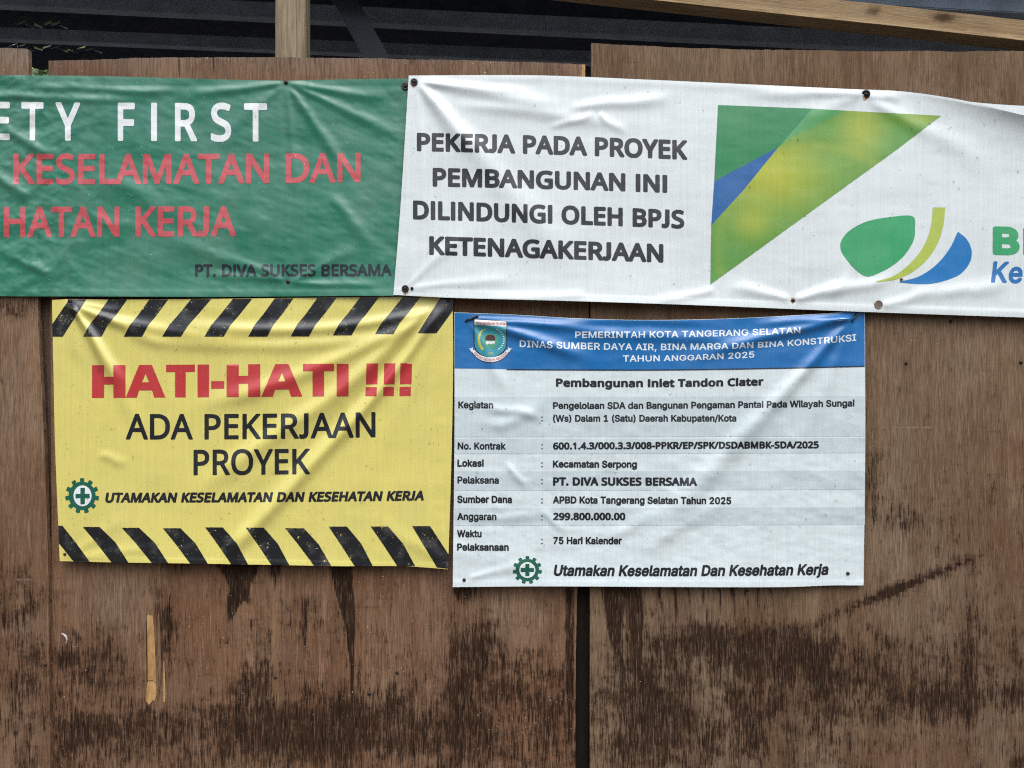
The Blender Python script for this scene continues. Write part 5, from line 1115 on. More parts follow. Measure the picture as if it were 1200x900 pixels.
ws.shape('triangle_band', [[tri[0], (990, 129.6), (928, 161), tri[1]]], vinyl('mid_green_ink', (0.075, 0.30, 0.095), .33, .06), 1, 'mid green band of the triangle print')
ws.shape('triangle_wedge', [[(837, 212.5), tri[1], (872, 222), (833.5, 264)]], vinyl('royal_blue_ink', (0.004, 0.095, 0.30), .33, .06), 1, 'blue wedge of the triangle print')
def Z(pts): return [(820 + x / 3, 80 + y / 3) for x, y in pts]
leaf = smooth_closed(Z([(748, 520), (757, 562), (752, 605), (725, 650), (690, 685), (640, 715), (588, 732), (545, 705), (515, 670), (497, 640), (498, 606), (530, 568), (590, 538), (668, 523)]), 6)
ws.shape('leaf_emblem', [leaf], vinyl('leaf_green_ink', (0.028, 0.30, 0.115), .33, .06), 1, 'green leaf of the logo')
sw1 = catmull(Z([(863, 489), (857, 550), (838, 612), (800, 672), (745, 718), (690, 742), (640, 750), (622, 752)]), 28)
sw2 = catmull(Z([(622, 748), (680, 731), (735, 690), (785, 630), (812, 560), (820, 489)]), 28)
ws.shape('swoosh_emblem', [[tuple(p) for p in sw1] + [tuple(p) for p in sw2]], vinyl('lime_ink', (0.36, 0.45, 0.07), .33, .06), 1, 'lime green swoosh of the logo')
s1 = catmull(Z([(908, 574), (938, 600), (956, 640), (950, 682), (918, 722), (868, 745), (810, 758), (760, 758), (703, 753)]), 34)
s2 = catmull(Z([(703, 750), (770, 732), (830, 692), (878, 635), (908, 574)]), 28)[:-1]
ws.shape('swoosh_emblem', [[tuple(p) for p in s1] + [tuple(p) for p in s2]], vinyl('swoosh_blue_ink', (0.008, 0.155, 0.42), .33, .06), 1, 'blue swoosh of the logo')
ws.text('BPJS', 'i', 1163.5, 1296, [(1163, 298.6), (1296, 302)], 33.5, vinyl('logo_green_ink', (0.03, 0.31, 0.12), .33, .06), 0.085, label='bold green lettering of the logo')
ws.text('Ketenagakerjaan', 'i', 1161.5, 1408, [(1161, 331), (1408, 338)], 25, vinyl('logo_blue_ink', (0.014, 0.14, 0.38), .33, .06), 0.045, slant=0.14, label='bold blue italic lettering of the logo')
ws.drops((480, 100, 1200, 350), 190, drop_m, 4)
bm = None
rust_ink = vinyl('rust_stain_tint', (0.36, 0.20, 0.10), .5, .05)
for cx, cy, r in ((475.5, 341.2, 3.6), (485.6, 98.6, 3.2), (929.4, 352.2, 3.0), (1014.2, 114.5, 3.0), (1056.5, 327.8, 2.0)):
    ws.shape('rust_stain', [[(cx + r * (1 + .25 * math.sin(5 * a + cx)) * math.cos(a), cy + r * (1 + .2 * math.cos(3 * a)) * math.sin(a) * 1.05) for a in np.linspace(0, 2 * math.pi, 22)[:-1]]], rust_ink, 1)
# empty eyelet on the bottom hem
c = ws.world(np.array([1029.5]), np.array([357.0]), 0.0012)[0]
V = []; F = []
for k in range(20):
    a = 2 * math.pi * k / 20
    for rr, dy in ((0.0098, 0.0), (0.0092, -0.0010), (0.0076, -0.0012), (0.0068, -0.0004), (0.0064, 0.0006)):
        V.append((c[0] + rr * math.cos(a), c[1] + dy, c[2] + rr * 1.05 * math.sin(a)))
for k in range(20):
    for j in range(4):
        a = k * 5 + j; b2 = ((k + 1) % 20) * 5 + j
        F.append((a, b2, b2 + 1, a + 1))
ey = link('eyelet', mesh_from('eyelet', V, F), plain('eyelet_metal', (0.20, 0.17, 0.14), .5, .6), root)
disc = [(c[0] + 0.0068 * math.cos(2 * math.pi * k / 20), c[1] - 0.0002, c[2] + 0.0070 * math.sin(2 * math.pi * k / 20)) for k in range(20)]
link('eyelet_hole', mesh_from('eyelet_hole', disc, [tuple(range(20))], False), plain('eyelet_wood', (0.12, 0.088, 0.068), .8), ey)

# =========================================================== yellow warning sign
BY = 0.006
def H_yellow(x, y):
    h = 0.004 + 0.0035 * fbm(x / 120, y / 100, 51, 2) + 0.0014 * fbm((x + y) / 50, (y - x) / 70, 52, 3)
    tr = (527, 352)
    h = h + ridge(x, y, (255, 662), tr, 10, 6, .0118, (.12, .10), 6) + ridge(x, y, (215, 585), (505, 362), 13, 7, .0090, (.25, .12), 10) + ridge(x, y, (205, 480), (515, 360), 11, 7, .0080, (.3, .12), 14)
    h = h + ridge(x, y, (395, 640), (528, 356), 16, 8, .0026, (.3, .15))
    h = h - ridge(x, y, (250, 630), (505, 385), 12, 6, .0030, (.25, .15), -2)
    h = h + ridge(x, y, (70, 358), (330, 398), 6, 9, .0066, (.08, .4), 9) + ridge(x, y, (170, 372), (520, 358), 8, 6, .0070, (.3, .1), 22) + ridge(x, y, (120, 392), (480, 388), 8, 8, .0048, (.3, .3), 14)
    tl = (82, 354)
    h = h + ridge(x, y, tl, (155, 470), 3, 11, .0095, (.08, .4)) + ridge(x, y, tl, (215, 415), 3, 10, .0042) + ridge(x, y, tl, (90, 430), 3, 9, .0028) + ridge(x, y, tl, (175, 520), 3, 12, .0030, (.1, .3)) + ridge(x, y, tl, (150, 366), 2, 5, .003)
    h = h + ridge(x, y, (110, 532), (155, 545), 5, 7, .003, (.3, .4)) + ridge(x, y, (75, 655), (160, 600), 4, 12, .0026) + ridge(x, y, (75, 655), (200, 640), 4, 8, .0024) + ridge(x, y, (524, 662), (430, 600), 5, 14, .0028)
    h = h + 0.0009 * np.exp(-((x - 515) / 9) ** 2) * vnoise(x / 40, y / 8, 55) + .0009 * np.exp(-((x - 500 - 1.2 * np.sin(y / 30)) / 2) ** 2) * .5 + .0006 * np.exp(-((x - 128) / 2.0) ** 2) * np.clip((y - 480) / 40, 0, 1)
    yb = 657.5 + (x - 70) * .0205
    h = .004 + (h - .004) * .86 + .009 * np.clip(np.sin(np.pi * (x - 76) / 445), 0, 1) * np.exp(-np.clip(yb - y, 0, 999) / 28) + .012 * np.exp(-np.hypot(x - 528, y - 669) / 12) + .0007 / (1 + np.exp(-(y - yb + 6) / .6))
    h = h + 0.0020 * crumple(x, y, 57, 60, 44)
    return np.maximum(h, -0.003)
root = banner('warning_sign', 297, 660, 'yellow vinyl warning sign with black hazard stripes and red HATI-HATI heading', 'warning sign', BY)
ys = Sheet(root, H_yellow, BY)
ys.sheet('sheet', yellow_v, [(61, 351.5), (80, 350.5), (130, 351), (230, 350.3), (330, 349.3), (430, 348), (530, 347)],
         [(70, 657.5), (130, 659), (200, 660), (320, 662), (400, 663.5), (470, 663.5), (525, 667)], [(61, 351.5), (62.5, 430), (64.5, 520), (70, 657.5)], [(530.5, 347), (531, 430), (529, 540), (525, 667)], 1.9)
top_s = [[(81, 350.8), (101, 350.8), (73.5, 394.5), (61.6, 394.5), (61.2, 380)]]
for a, b, c_, d, y0, y1 in ((127, 149, 119, 97.5, 351, 394.5), (175, 197, 166.5, 145, 350.9, 394.5), (224, 247.5, 212, 190, 350.5, 394.5), (273, 295.5, 262, 239.5, 350.2, 394.5), (322, 344, 313, 291, 349.6, 394.5),
                    (372, 394.4, 362, 340.7, 349, 394.3), (422, 444, 412, 390, 348.4, 393), (472, 493, 461, 439.5, 347.9, 391.5)):
    q = 2.2                               # the bands waver where the sheet folds
    top_s.append([(a, y0), (b, y0), ((b + c_) / 2 + q, (y0 + y1) / 2 - 4), ((b * .3 + c_ * .7) - q, y0 * .3 + y1 * .7), (c_, y1), (d, y1), ((a * .3 + d * .7) - q, y0 * .3 + y1 * .7), ((a + d) / 2 + q, (y0 + y1) / 2 - 4)])
top_s.append([(517, 347.2), (530.3, 347), (530.6, 364), (511.5, 390.5), (489.5, 390.5)])
bot_s = [[(68.2, 616), (73, 616), (89, 636), (105, 658.2), (86, 657.9), (69.2, 637)]]
for a, b, c_, d, y0, y1 in ((97, 116.7, 150.4, 130.7, 617.5, 659.3), (142.7, 163, 197, 178, 618.5, 660), (190.7, 211.5, 243.5, 223, 619, 660.6), (240.4, 261, 290.7, 271, 618, 661.4), (288, 309, 339, 318, 618.3, 662.2),
                    (334, 356, 388, 368, 619, 663), (385, 406.5, 437, 415.6, 617, 663.5), (434.4, 455, 486.7, 465.6, 617, 663.6)):
    q = 1.6
    bot_s.append([(a, y0), (b, y0), ((b + c_) / 2 + q, (y0 + y1) / 2 - 3), (c_, y1), (d, y1), ((a + d) / 2 - q, (y0 + y1) / 2 - 3)])
bot_s.append([(483, 616.5), (504, 616.5), (525.9, 650), (525.2, 666.5), (512, 665)])
for c_ in top_s + bot_s:
    ys.shape('hazard_stripe', [c_], stripe_ink)
hx = []
def rect(x0, x1, y0, y1): return [(x0, y0), (x1, y0), (x1, y1), (x0, y1)]
def sk(pts, x0, x1):       # heading rises slightly to the right
    return [(x, y - (x - 108) * 2.4 / 375) for x, y in pts]
T0, B0 = 428, 466.3
def Hh(a, b): w = (b - a) * .36; m = (T0 + B0) / 2; return [(a, T0), (a + w, T0), (a + w, m - 5.6), (b - w, m - 5.6), (b - w, T0), (b, T0), (b, B0), (b - w, B0), (b - w, m + 3.6), (a + w, m + 3.6), (a + w, B0), (a, B0)]
def Aa(a, b): w = b - a; return [[(a, B0), (a + w * .34, T0), (a + w * .66, T0), (b, B0), (b - w * .28, B0), (b - w * .335, B0 - 8.4), (a + w * .335, B0 - 8.4), (a + w * .28, B0)], [(a + w * .41, B0 - 18), (a + w * .59, B0 - 18), (a + w * .5, B0 - 28)]]
def Tt(a, b): w = b - a; return [(a, T0), (b, T0), (b, T0 + 8.6), (a + w * .68, T0 + 8.6), (a + w * .68, B0), (a + w * .31, B0), (a + w * .31, T0 + 8.6), (a, T0 + 8.6)]
hd = [Hh(107.8, 147), *Aa(147.2, 193.8), Tt(194.7, 228.4), rect(231.5, 245, T0, B0), rect(247.5, 262.7, 447.5, 456.5), Hh(265.5, 305), *Aa(306.2, 354.4), Tt(355, 391.5), rect(394.5, 408.5, T0, B0)]
for a, b in ((428.5, 443), (449.3, 463.3), (468.3, 483)):
    hd += [[(a + 1, T0), (b, T0), (b - .8, T0 + 24.5), (a + .4, T0 + 24.5)], [(a, B0 - 10.6), (b - 1.4, B0 - 10.6), (b - 1.8, B0), (a - .2, B0)]]
ys.shape('lettering', [sk(c_, 0, 0) for c_ in hd], red2_ink, 1, 'heavy red heading HATI-HATI with three exclamation marks')
ys.text('ADA PEKERJAAN', 'n', 147.5, 440, [(147, 515), (300, 514.6), (440, 512.4)], (30, 29.6), black_ink, 0.03, gap=-.03, split=True, label='black lettering')
ys.text('PROYEK', 'n', 226.8, 363.3, [(226, 557), (363, 555.8)], (30, 30), black_ink, 0.03, gap=-.03, label='black lettering PROYEK')
ys.text('UTAMAKAN KESELAMATAN DAN KESEHATAN KERJA', 'n', 123.3, 496.7, [(123, 589.2), (300, 588.6), (496, 586.6)], (12, 11.7), black_ink, 0.082, gap=-.06, slant=0.2, split=True, label='black italic lettering')
g = ys.shape('gear_emblem', [gear(96.2, 581, 19.8, 20.8)], green_ink, 1, 'green gear emblem with a white disc and green cross')
ys.shape('disc', [circle(96.7, 581, 10.6, 12.2)], white_ink, 2, parent=g)
ys.shape('cross', [plus(96.8, 581.3, 8.3, 2.6, 9.6)], green_ink, 3, parent=g)
ys.drops((70, 360, 520, 655), 330, drop_m, 5)

# =========================================================== white project notice with blue header
BI = 0.008
def H_info(x, y):
    h = 0.004 + 0.0035 * fbm(x / 150, y / 110, 71, 2) + 0.0015 * fbm(x / 44, y / 24, 72, 3) + 0.0008 * np.exp(-((y - 600) / 90) ** 2) * fbm(x / 14, y / 9, 73, 2)
    tr = (1003, 374); tl = (551, 375)
    h = h + ridge(x, y, tr, (735, 668), 4, 20, .0085, (.08, .3), 6) + ridge(x, y, tr, (880, 640), 4, 22, .0030, (.1, .3)) + ridge(x, y, tr, (800, 425), 4, 9, .0085, (.08, .4), 6) + ridge(x, y, tr, (870, 385), 3, 7, .0062, (.1, .4), 4)
    h = h + ridge(x, y, tl, (700, 425), 4, 9, .0080, (.08, .35), -4) + ridge(x, y, tl, (740, 392), 3, 7, .0062, (.08, .4), -3) + ridge(x, y, tl, (600, 470), 3, 10, .0030)
    h = h + ridge(x, y, (640, 397), (880, 402), 7, 8, .0044, (.3, .3), -8) + ridge(x, y, (620, 382), (850, 380), 5, 5, .0034, (.3, .3), -5)
    h = h + ridge(x, y, (560, 500), (650, 470), 6, 9, .0032, (.3, .4), 6) + ridge(x, y, (560, 478), (640, 495), 5, 6, .0034, (.3, .3), -5) + ridge(x, y, (590, 540), (620, 575), 4, 5, .0028, (.3, .4)) + ridge(x, y, (630, 595), (665, 625), 4, 5, .0026, (.3, .4))
    h = h + ridge(x, y, (700, 635), (790, 590), 7, 10, .0034, (.3, .4)) + ridge(x, y, (740, 660), (880, 560), 8, 12, .0030, (.3, .4)) + ridge(x, y, (545, 678), (640, 655), 3, 8, .0024) + ridge(x, y, (545, 605), (640, 600), 4, 6, .0020, (.3, .3), 4)
    h = h + .0007 * np.exp(-((x - 640) / 2.0) ** 2) * .6 + .0007 * np.exp(-((x - 996) / 2) ** 2) * .5
    h = h + .007 * np.clip(np.sin(np.pi * (x - 544) / 450), 0, 1) * np.exp(-np.clip(687 - y, 0, 999) / 24) + .0006 / (1 + np.exp(-(y - 680.5) / .6)) + .004 * np.exp(-np.clip(1013 - x, 0, 999) / 12) * np.clip(np.sin(np.pi * (y - 380) / 290), 0, 1)
    h = h + (0.0018 + .0018 * np.exp(-((y - 600) / 90) ** 2)) * crumple(x, y, 77, 52, 36)
    return np.maximum(h, -0.003)
root = banner('project_notice', 772, 686, 'white project notice with a blue header and rows of black text, under the white banner', 'notice', BI)
ns = Sheet(root, H_info, BI)
ns.sheet('sheet', notice_v, [(532.5, 366), (600, 368.6), (680, 373.2), (760, 375), (850, 373.4), (930, 369.6), (1013.5, 364)],
         [(530.5, 688), (640, 687.2), (800, 688), (920, 688), (975, 686), (1012, 686)], [(532.5, 366), (532.5, 520), (530.5, 688)], [(1013.5, 364), (1014, 520), (1012, 686)], 1.9)
hd_top = catmull([(532.9, 366.4), (600, 369), (680, 373.6), (760, 375.4), (850, 373.8), (930, 370), (1013.1, 364.4)], 40)
hd_bot = catmull([(1013.4, 429), (900, 431.5), (770, 433.3), (650, 433.2), (532.9, 431.6)], 30)
ns.shape('header', [[tuple(p) for p in hd_top] + [tuple(p) for p in hd_bot]], blue_ink, 1, 'blue header strip')
ln = catmull([(594, 433.0), (650, 433.4), (770, 433.6), (900, 431.8), (1013.4, 429.2)], 30)
ns.shape('header_line', [[(p[0], p[1] - .7) for p in ln] + [(p[0], p[1] + .7) for p in ln[::-1]]], vinyl('navy_ink', (0.008, 0.02, 0.05), .33, .04), 2)
for y0, y1 in ((465, 512), (514.3, 531.7), (552.3, 574.6), (595.3, 615.8)):
    ns.shape('row_band', [[(532.8, y0), (700, y0), (850, y0 - .5), (1013.5, y0 - 1), (1013.5, y1 - 1), (850, y1 - .5), (700, y1), (532.8, y1)]], band_ink, 1)
ns.text('PEMERINTAH KOTA TANGERANG SELATAN', 'i', 674, 938, [(674, 396), (770, 395.6), (860, 393.6), (938, 390.4)], (7.6, 7.4, 7.2), white_ink, 0.03, layer=2, label='white header line naming the city government')
ns.text('DINAS SUMBER DAYA AIR, BINA MARGA DAN BINA KONSTRUKSI', 'i', 609, 1003.4, [(609, 406.6), (690, 409.4), (770, 410.6), (885, 407.6), (1003, 399.4)], (8, 8, 7.6, 6.6, 8), white_ink, 0.03, layer=2, label='white header line naming the public works office')
ns.text('TAHUN ANGGARAN 2025', 'i', 730, 884, [(730, 424), (800, 422.6), (884, 419)], (7.6, 6.4, 7.4), white_ink, 0.03, layer=2, label='white header line TAHUN ANGGARAN 2025')
ns.text('Pembangunan Inlet Tandon Ciater', 'n', 651.5, 895, [(651, 453.2), (770, 453.8), (895, 451.8)], (9.8, 9.4), black_ink, 0.085, gap=-.05, label='bold black title Pembangunan Inlet Tandon Ciater')
rows = [('Kegiatan', 'i', 537, 578, [(537, 478.6), (578, 478.8)], 8.3), ('Pengelolaan SDA dan Bangunan Pengaman Pantai Pada Wilayah Sungai', 'i', 648, 1001.4, [(648, 479.4), (820, 478.8), (1001, 476.4)], 8.2),
        ('(Ws) Dalam 1 (Satu) Daerah Kabupaten/Kota', 'i', 648, 863, [(648, 494.4), (863, 494.2)], 8.2),
        ('No. Kontrak', 'i', 536.3, 592.6, [(536, 526.9), (592, 527)], 8.5), ('600.1.4.3/000.3.3/008-PPKR/EP/SPK/DSDABMBK-SDA/2025', 'n', 648, 959.6, [(648, 527), (959, 525.6)], 8.6),
        ('Lokasi', 'i', 536, 567, [(536, 547), (567, 547)], 8.6), ('Kecamatan Serpong', 'i', 648, 746.4, [(648, 547.9), (746, 548.3)], 8.4),
        ('Pelaksana', 'i', 536, 584.6, [(536, 566.8), (584, 567)], 8.6), ('PT. DIVA SUKSES BERSAMA', 'n', 648, 817, [(648, 569.2), (817, 569.6)], 10),
        ('Sumber Dana', 'i', 535.8, 600, [(536, 589.4), (600, 589.6)], 8.6), ('APBD Kota Tangerang Selatan Tahun 2025', 'i', 648, 857, [(648, 590), (857, 591)], 8.5),
        ('Anggaran', 'i', 535.8, 581.8, [(536, 609.6), (582, 609.7)], 8.6), ('299.800.000.00', 'n', 648, 733, [(648, 609.8), (733, 609.8)], 9),
        ('Waktu', 'i', 535.6, 564.4, [(536, 629.6), (564, 629.6)], 8.6), ('Pelaksanaan', 'i', 535.6, 596.2, [(536, 645.3), (596, 645.5)], 8.6), ('75 Hari Kalender', 'i', 648.3, 728.7, [(648, 637.7), (729, 637.9)], 8.6)]
for t, fnt, a, b, base, cap in rows:
    ns.text(t, fnt, a, b, base, cap, black_ink, 0.09 if fnt == 'n' else 0.064, gap=-.06, layer=2, label='black lettering ' + t[:60])
for yb in (494, 526.5, 547.6, 567.6, 590, 610, 637.4):
    ns.shape('colon', [rect(634.4, 635.9, yb - 1.5, yb), rect(634.4, 635.9, yb - 6, yb - 4.5)], black_ink, 2)
ns.text('Utamakan Keselamatan Dan Kesehatan Kerja', 'i', 649, 971, [(649, 674.9), (770, 675.4), (971, 673.8)], (13.2, 13.2), black_ink, 0.066, gap=-.06, slant=0.2, label='black italic line Utamakan Keselamatan Dan Kesehatan Kerja')
g = ns.shape('gear_emblem', [gear(618, 668, 17.2, 16.4)], green_ink, 1, 'green gear emblem with a white disc and green cross')
ns.shape('disc', [circle(618, 668, 9.4, 9.2)], white_ink, 2, parent=g)
ns.shape('cross', [plus(618, 668, 7.7, 2.4, 7.2)], green_ink, 3, parent=g)
# city crest
def E(pts): return [(535 + x / 12.853, 365 + y / 12.857) for x, y in pts]
def body(x0, x1, t0, t1, yb, bot):
    cx = (x0 + x1) / 2
    return E([(x0, t0), (x1, t1), (x1, yb)] + [(cx + (x1 - x0) / 2 * math.cos(a), yb + (bot - yb) * math.sin(a)) for a in np.linspace(0.15, math.pi - .15, 18)] + [(x0, yb)])
outline = vinyl('crest_outline_ink', (0.008, 0.014, 0.045), .33, .04)
crest = ns.shape('city_crest', [body(256, 764, 108, 142, 470, 700)], outline, 2, 'small city crest with teal shield, house and red lettered bands')
ns.shape('shield', [body(272, 748, 122, 156, 470, 684)], vinyl('teal_ink', (0.030, 0.27, 0.34), .33, .05), 3, parent=crest)
ns.shape('top_band', [E([(270, 120), (750, 154), (750, 228), (270, 200)])], white_ink, 4, parent=crest)
ns.shape('inner_field', [smooth_closed(E([(400, 360), (510, 335), (615, 360), (618, 470), (590, 530), (505, 565), (430, 535), (400, 470)]), 4)], vinyl('crest_green_ink', (0.06, 0.30, 0.20), .33, .05), 4, parent=crest)
ns.shape('house', [E([(435, 385), (470, 352), (545, 352), (582, 388), (582, 435), (430, 435)])], vinyl('maroon_ink', (0.075, 0.018, 0.03), .33, .05), 5, parent=crest)
ns.shape('house_base', [E([(440, 448), (580, 448), (572, 495), (548, 478), (520, 498), (492, 478), (470, 498), (446, 490)])], white_ink, 5, parent=crest)
pad = catmull(E([(430, 258), (360, 300), (318, 380), (320, 470), (350, 550), (392, 592)]), 24); pad2 = catmull(E([(412, 555), (372, 500), (355, 430), (365, 350), (400, 290), (445, 270)]), 24)
ns.shape('rice_stalk', [[tuple(p) for p in pad] + [tuple(p) for p in pad2]], vinyl('crest_yellow_ink', (0.50, 0.50, 0.12), .33, .05), 4, parent=crest)
cot = []
for k in range(11):
    a = R(-62 + 115 * k / 10); x, y = 520 + 195 * math.cos(a), 425 + 175 * math.sin(a)
    cot += [circle(*E([(x, y)])[0], 1.1, .75, 8)]
ns.shape('cotton_sprig', cot, white_ink, 4, parent=crest)
arc_o = [(510 + 300 * math.cos(a), 500 + 262 * math.sin(a)) for a in np.linspace(math.pi - .36, .36, 26)]
arc_i = [(510 + 262 * math.cos(a), 500 + 190 * math.sin(a)) for a in np.linspace(.42, math.pi - .42, 26)]
rb = [(185, 545), (240, 525), (250, 585)]
ns.shape('ribbon', [E(arc_o + arc_i)], white_ink, 4, parent=crest)
ns.shape('ribbon_end', [E([(185, 548), (215, 562), (240, 535), (250, 590), (228, 612)])], white_ink, 4, parent=crest)
ns.shape('ribbon_end', [E([(835, 548), (805, 562), (780, 535), (768, 590), (792, 612)])], white_ink, 4, parent=crest)
oo = [(510 + 312 * math.cos(a), 500 + 276 * math.sin(a)) for a in np.linspace(math.pi - .36, .36, 26)]
ns.shape('ribbon_outline', [E(oo + [(p[0], p[1]) for p in arc_i])], outline, 2.5, parent=crest)
red_s = vinyl('crest_red_ink', (0.42, 0.05, 0.06), .33, .04)
def crest_text(txt, fn, h, k, x0):
    V, F = text_mesh(txt, 'i', .03)
    V = V.copy(); L = V[:, 0].max()
    V[:, 0] /= L
    Q = np.array(E([fn(u, v * h) for u, v in V]))
    return ns.print_tris('lettering', Q, F, red_s if k else vinyl('crest_year_ink', (.5, .5, .12), .33, .04), 5, None, crest)
crest_text('KOTA TANGERANG SELATAN', lambda u, v: (286 + 446 * u, 190 + 24 * u - v), 44, 1, 0)
def arcfn(u, v):
    a = math.pi - .50 - u * (math.pi - 1.0); r = v
    return (510 + (291 - r * .9) * math.cos(a), 500 + (252 - r * 1.1) * math.sin(a))
crest_text('CERDAS MODERN RELIGIUS', arcfn, 36, 1, 0)
crest_text('2008', lambda u, v: (475 + 80 * u, 645 - v), 28, 0, 0)
ns.drops((540, 372, 1005, 680), 190, drop_m, 6)
# ------------------------------------------------------------------ nails, ties, scraps
rust = plain('rusty_iron', (0.035, 0.024, 0.020), 0.6, 0.3, 0.5, 300)
rubber = plain('black_washer', (0.013, 0.012, 0.013), 0.5, 0, 0.3, 200)
halo = plain('rust_bleed', (0.30, 0.12, 0.04), 0.7, 0.0, 0.3, 200)
def nail(px, py, depth, r, label, washer=True, tilt=(0, 0), group='nails pinning the banners'):
    c = P(px, py, -depth)
    o = empty('nail', c); tag(o, label, 'nail', group)
    def lathe(name, prof, mat, n=18):
        V = []; F = []
        for k in range(n):
            a = 2 * math.pi * k / n
            for rr, d in prof: V.append((rr * math.cos(a), -d, rr * math.sin(a)))
        m = len(prof)
        for k in range(n):
            for j in range(m - 1):
                a = k * m + j; b = ((k + 1) % n) * m + j
                F.append((a, a + 1, b + 1, b))
        F.append(tuple(k * m + m - 1 for k in range(n)))
        ob = link(name, mesh_from(name, V, F), mat, o)
        return ob
    if washer:
        lathe('washer', [(r, -0.002), (r, 0.0012), (r * .93, 0.0022), (r * .6, 0.0016), (r * .45, 0.0008)], rubber)
        lathe('nail_head', [(r * .42, 0.0006), (r * .42, 0.0026), (r * .34, 0.0034), (r * .1, 0.0037)], rust)
    else:
        lathe('nail_head', [(r, -0.002), (r, 0.0012), (r * .8, 0.002), (r * .25, 0.0024)], rust)
    V = []; F = []
    link('shank', tube('shank', [(0, 0.0, 0), (0, depth + 0.03, 0)], 0.0014, 8), rust, o)
    o.rotation_euler = (R(tilt[0]), 0, R(tilt[1]))
    return o
def on(sheet, px, py): return float(sheet.base + sheet.H(np.array([float(px)]), np.array([float(py)]))[0]) + 0.001
mm = S
nail(335, 96.5, on(gs, 335, 96.5), 2.3 * mm, 'small rusty nail in the top hem of the green banner', False)
nail(337.5, 330, on(gs, 337.5, 330), 2.3 * mm, 'small rusty nail below the charcoal company name on the green banner', False)
nail(475, 101, on(gs, 475, 101), 4.6 * mm, 'black washered nail half hidden where the white banner overlaps the green one')
nail(485.3, 96, on(ws, 485.3, 96), 4.2 * mm, 'black washered nail in the top left corner of the white banner')
nail(475, 338.3, on(ws, 475, 338.3), 4.2 * mm, 'black washered nail in the bottom left corner of the white banner')
nail(482.8, 338, on(ws, 482.8, 338), 1.9 * mm, 'tiny rusty nail right beside the bottom left washer of the white banner', False)
nail(1014.5, 110.5, on(ws, 1014.5, 110.5), 4.9 * mm, 'tilted black washered nail on the top hem above the green triangle', True, (18, -22))
nail(929.3, 352, on(ws, 929.3, 352), 2.0 * mm, 'small rusty nail in the bottom hem of the white banner below the leaf logo', False)
nail(1056.3, 327.5, on(ws, 1056.3, 327.5), 1.2 * mm, 'very small nail at the left tip of the blue swoosh', False)
nail(1420, 160, on(ws, 1420, 160), 4.2 * mm, 'black washered nail on the top hem near the right end of the white banner')
nail(82, 352.5, on(ys, 82, 352.5), 2.4 * mm, 'rusty nail puckering the top left corner of the yellow sign', False)
nail(76, 649.5, on(ys, 76, 649.5), 1.7 * mm, 'small dark nail in the bottom left corner of the yellow sign', False)
nail(525, 352.5, on(ys, 525, 352.5), 1.8 * mm, 'small dark nail in the top right corner of the yellow sign', False)
nail(521, 660, on(ys, 521, 660), 1.5 * mm, 'small dark nail in the bottom right corner of the yellow sign', False)
nail(544, 679.6, on(ns, 544, 679.6), 2.0 * mm, 'dark nail in the bottom left corner of the white notice', False)
nail(993.7, 672, on(ns, 993.7, 672), 2.0 * mm, 'dark nail after the last printed line of the white notice', False)
GW = 'old nails in the bare plywood'
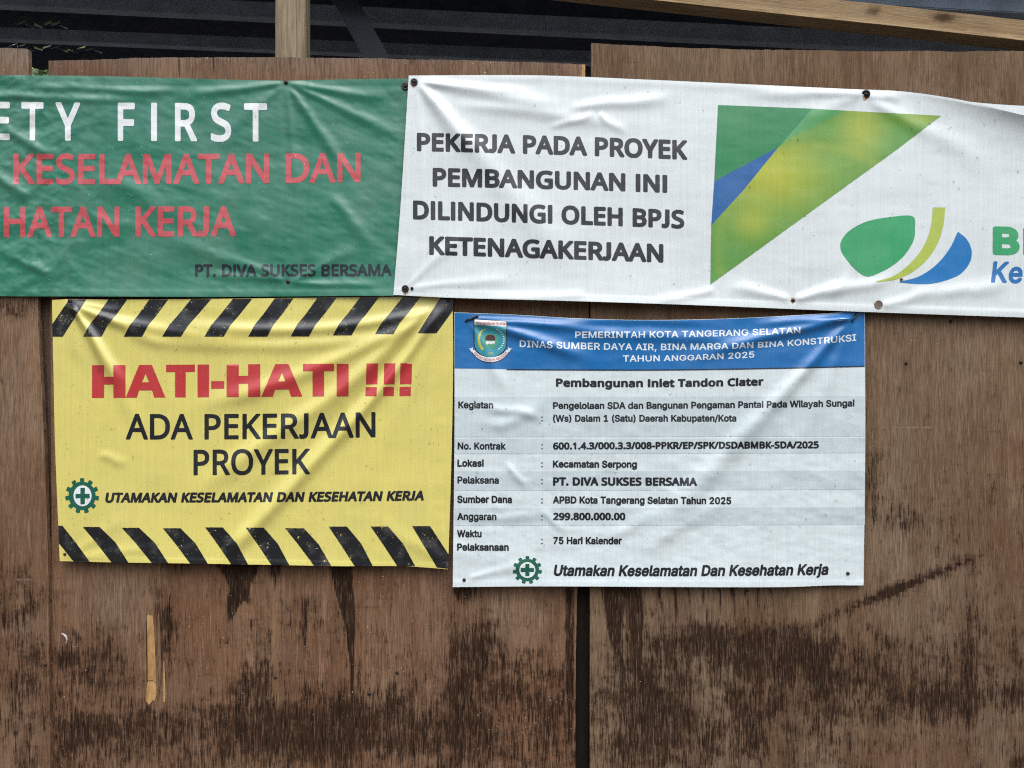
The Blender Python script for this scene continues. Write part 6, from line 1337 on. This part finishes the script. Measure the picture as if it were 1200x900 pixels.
for px, py, r, lab in ((1114.3, 376.5, 2.0, 'old nail just under the white banner, right of the white notice'), (1062, 425.5, 1.9, 'old nail in the plywood right of the blue header'),
                       (1196.5, 424.5, 2.0, 'old nail at the right edge of the photo below the white banner'), (465.5, 788, 2.0, 'old nail in the plywood below the right end of the yellow sign'),
                       (432.5, 812.5, 2.1, 'old nail low in the plywood, the lower left of two below the yellow sign'), (322.8, 793.5, 2.0, 'old nail in the plywood level with the peeled patch, to its right'),
                       (53, 778.5, 1.8, 'old nail low in the left plywood sheet near its edge'), (876, 692.5, 1.2, 'tiny nail just below the bottom edge of the white notice')):
    dep = {True: 0.003, False: 0.0}[px < 58] if (px < 58 or px > 690) else -0.010
    nail(px, py, dep + 0.0012, r * mm, lab, False, group=GW)

wire = plain('black_wire', (0.012, 0.012, 0.014), 0.45, 0.2, 0.3, 100)
def tie(pts, sheet, label, r=0.0022):
    w = [Vector(sheet.world(np.array([float(x)]), np.array([float(y)]), d)[0]) + sheet.o for x, y, d in pts]
    o = w[0].copy()
    c = catmull([tuple(p) for p in w], 18) if False else None
    W = []
    for i in range(len(w) - 1):
        for k in range(4): W.append(w[i].lerp(w[i + 1], k / 4))
    W.append(w[-1])
    return tag(link('wire_tie', tube('wire_tie', W, r, 8, o), wire, None, o), label, 'wire tie', 'wire ties holding the notice')
tie([(545.5, 377, .001), (548, 374.5, .004), (552, 374, .005), (556, 371.5, .005), (559, 369.8, .003), (559.6, 372, .001)], ns, 'black twisted wire tie at the crest in the top left corner of the notice', 0.0024)
tie([(997.8, 376.8, .001), (1000, 374.6, .004), (1003, 370.5, .005), (1006, 366, .005), (1007.4, 362.2, .002)], ns, 'black wire tie slanting at the top right corner of the blue header', 0.0022)
# short barbs of the left tie
# white plastic scrap hooked on a splinter
pm = plain('white_scrap_plastic', (0.40, 0.40, 0.39), 0.5, 0, 0.15, 100)
pts = [(71.5, 742, .006), (74.5, 743.5, .010), (77.5, 746.5, .012), (78.6, 750, .010), (77, 753, .012), (77.3, 757, .006)]
q = [P(x, y, 0.010 - d) for x, y, d in pts]
V = []; F = []
o = q[0].copy()
for i, p in enumerate(q):
    w = (0.0008, 0.0015, 0.0020, 0.0018, 0.0015, 0.0004)[i]
    V += [p + Vector((w * .8, 0, w)) - o, p - Vector((w * .8, 0, w)) - o]
for i in range(len(q) - 1): F.append((2 * i, 2 * i + 1, 2 * i + 3, 2 * i + 2))
me = mesh_from('plastic_scrap', V, F)
ob = link('plastic_scrap', me, pm, None, o)
sm = ob.modifiers.new('thick', 'SOLIDIFY'); sm.thickness = 0.0008
tag(ob, 'small curled white plastic scrap snagged on the plywood lower left of the yellow sign', 'plastic scrap')
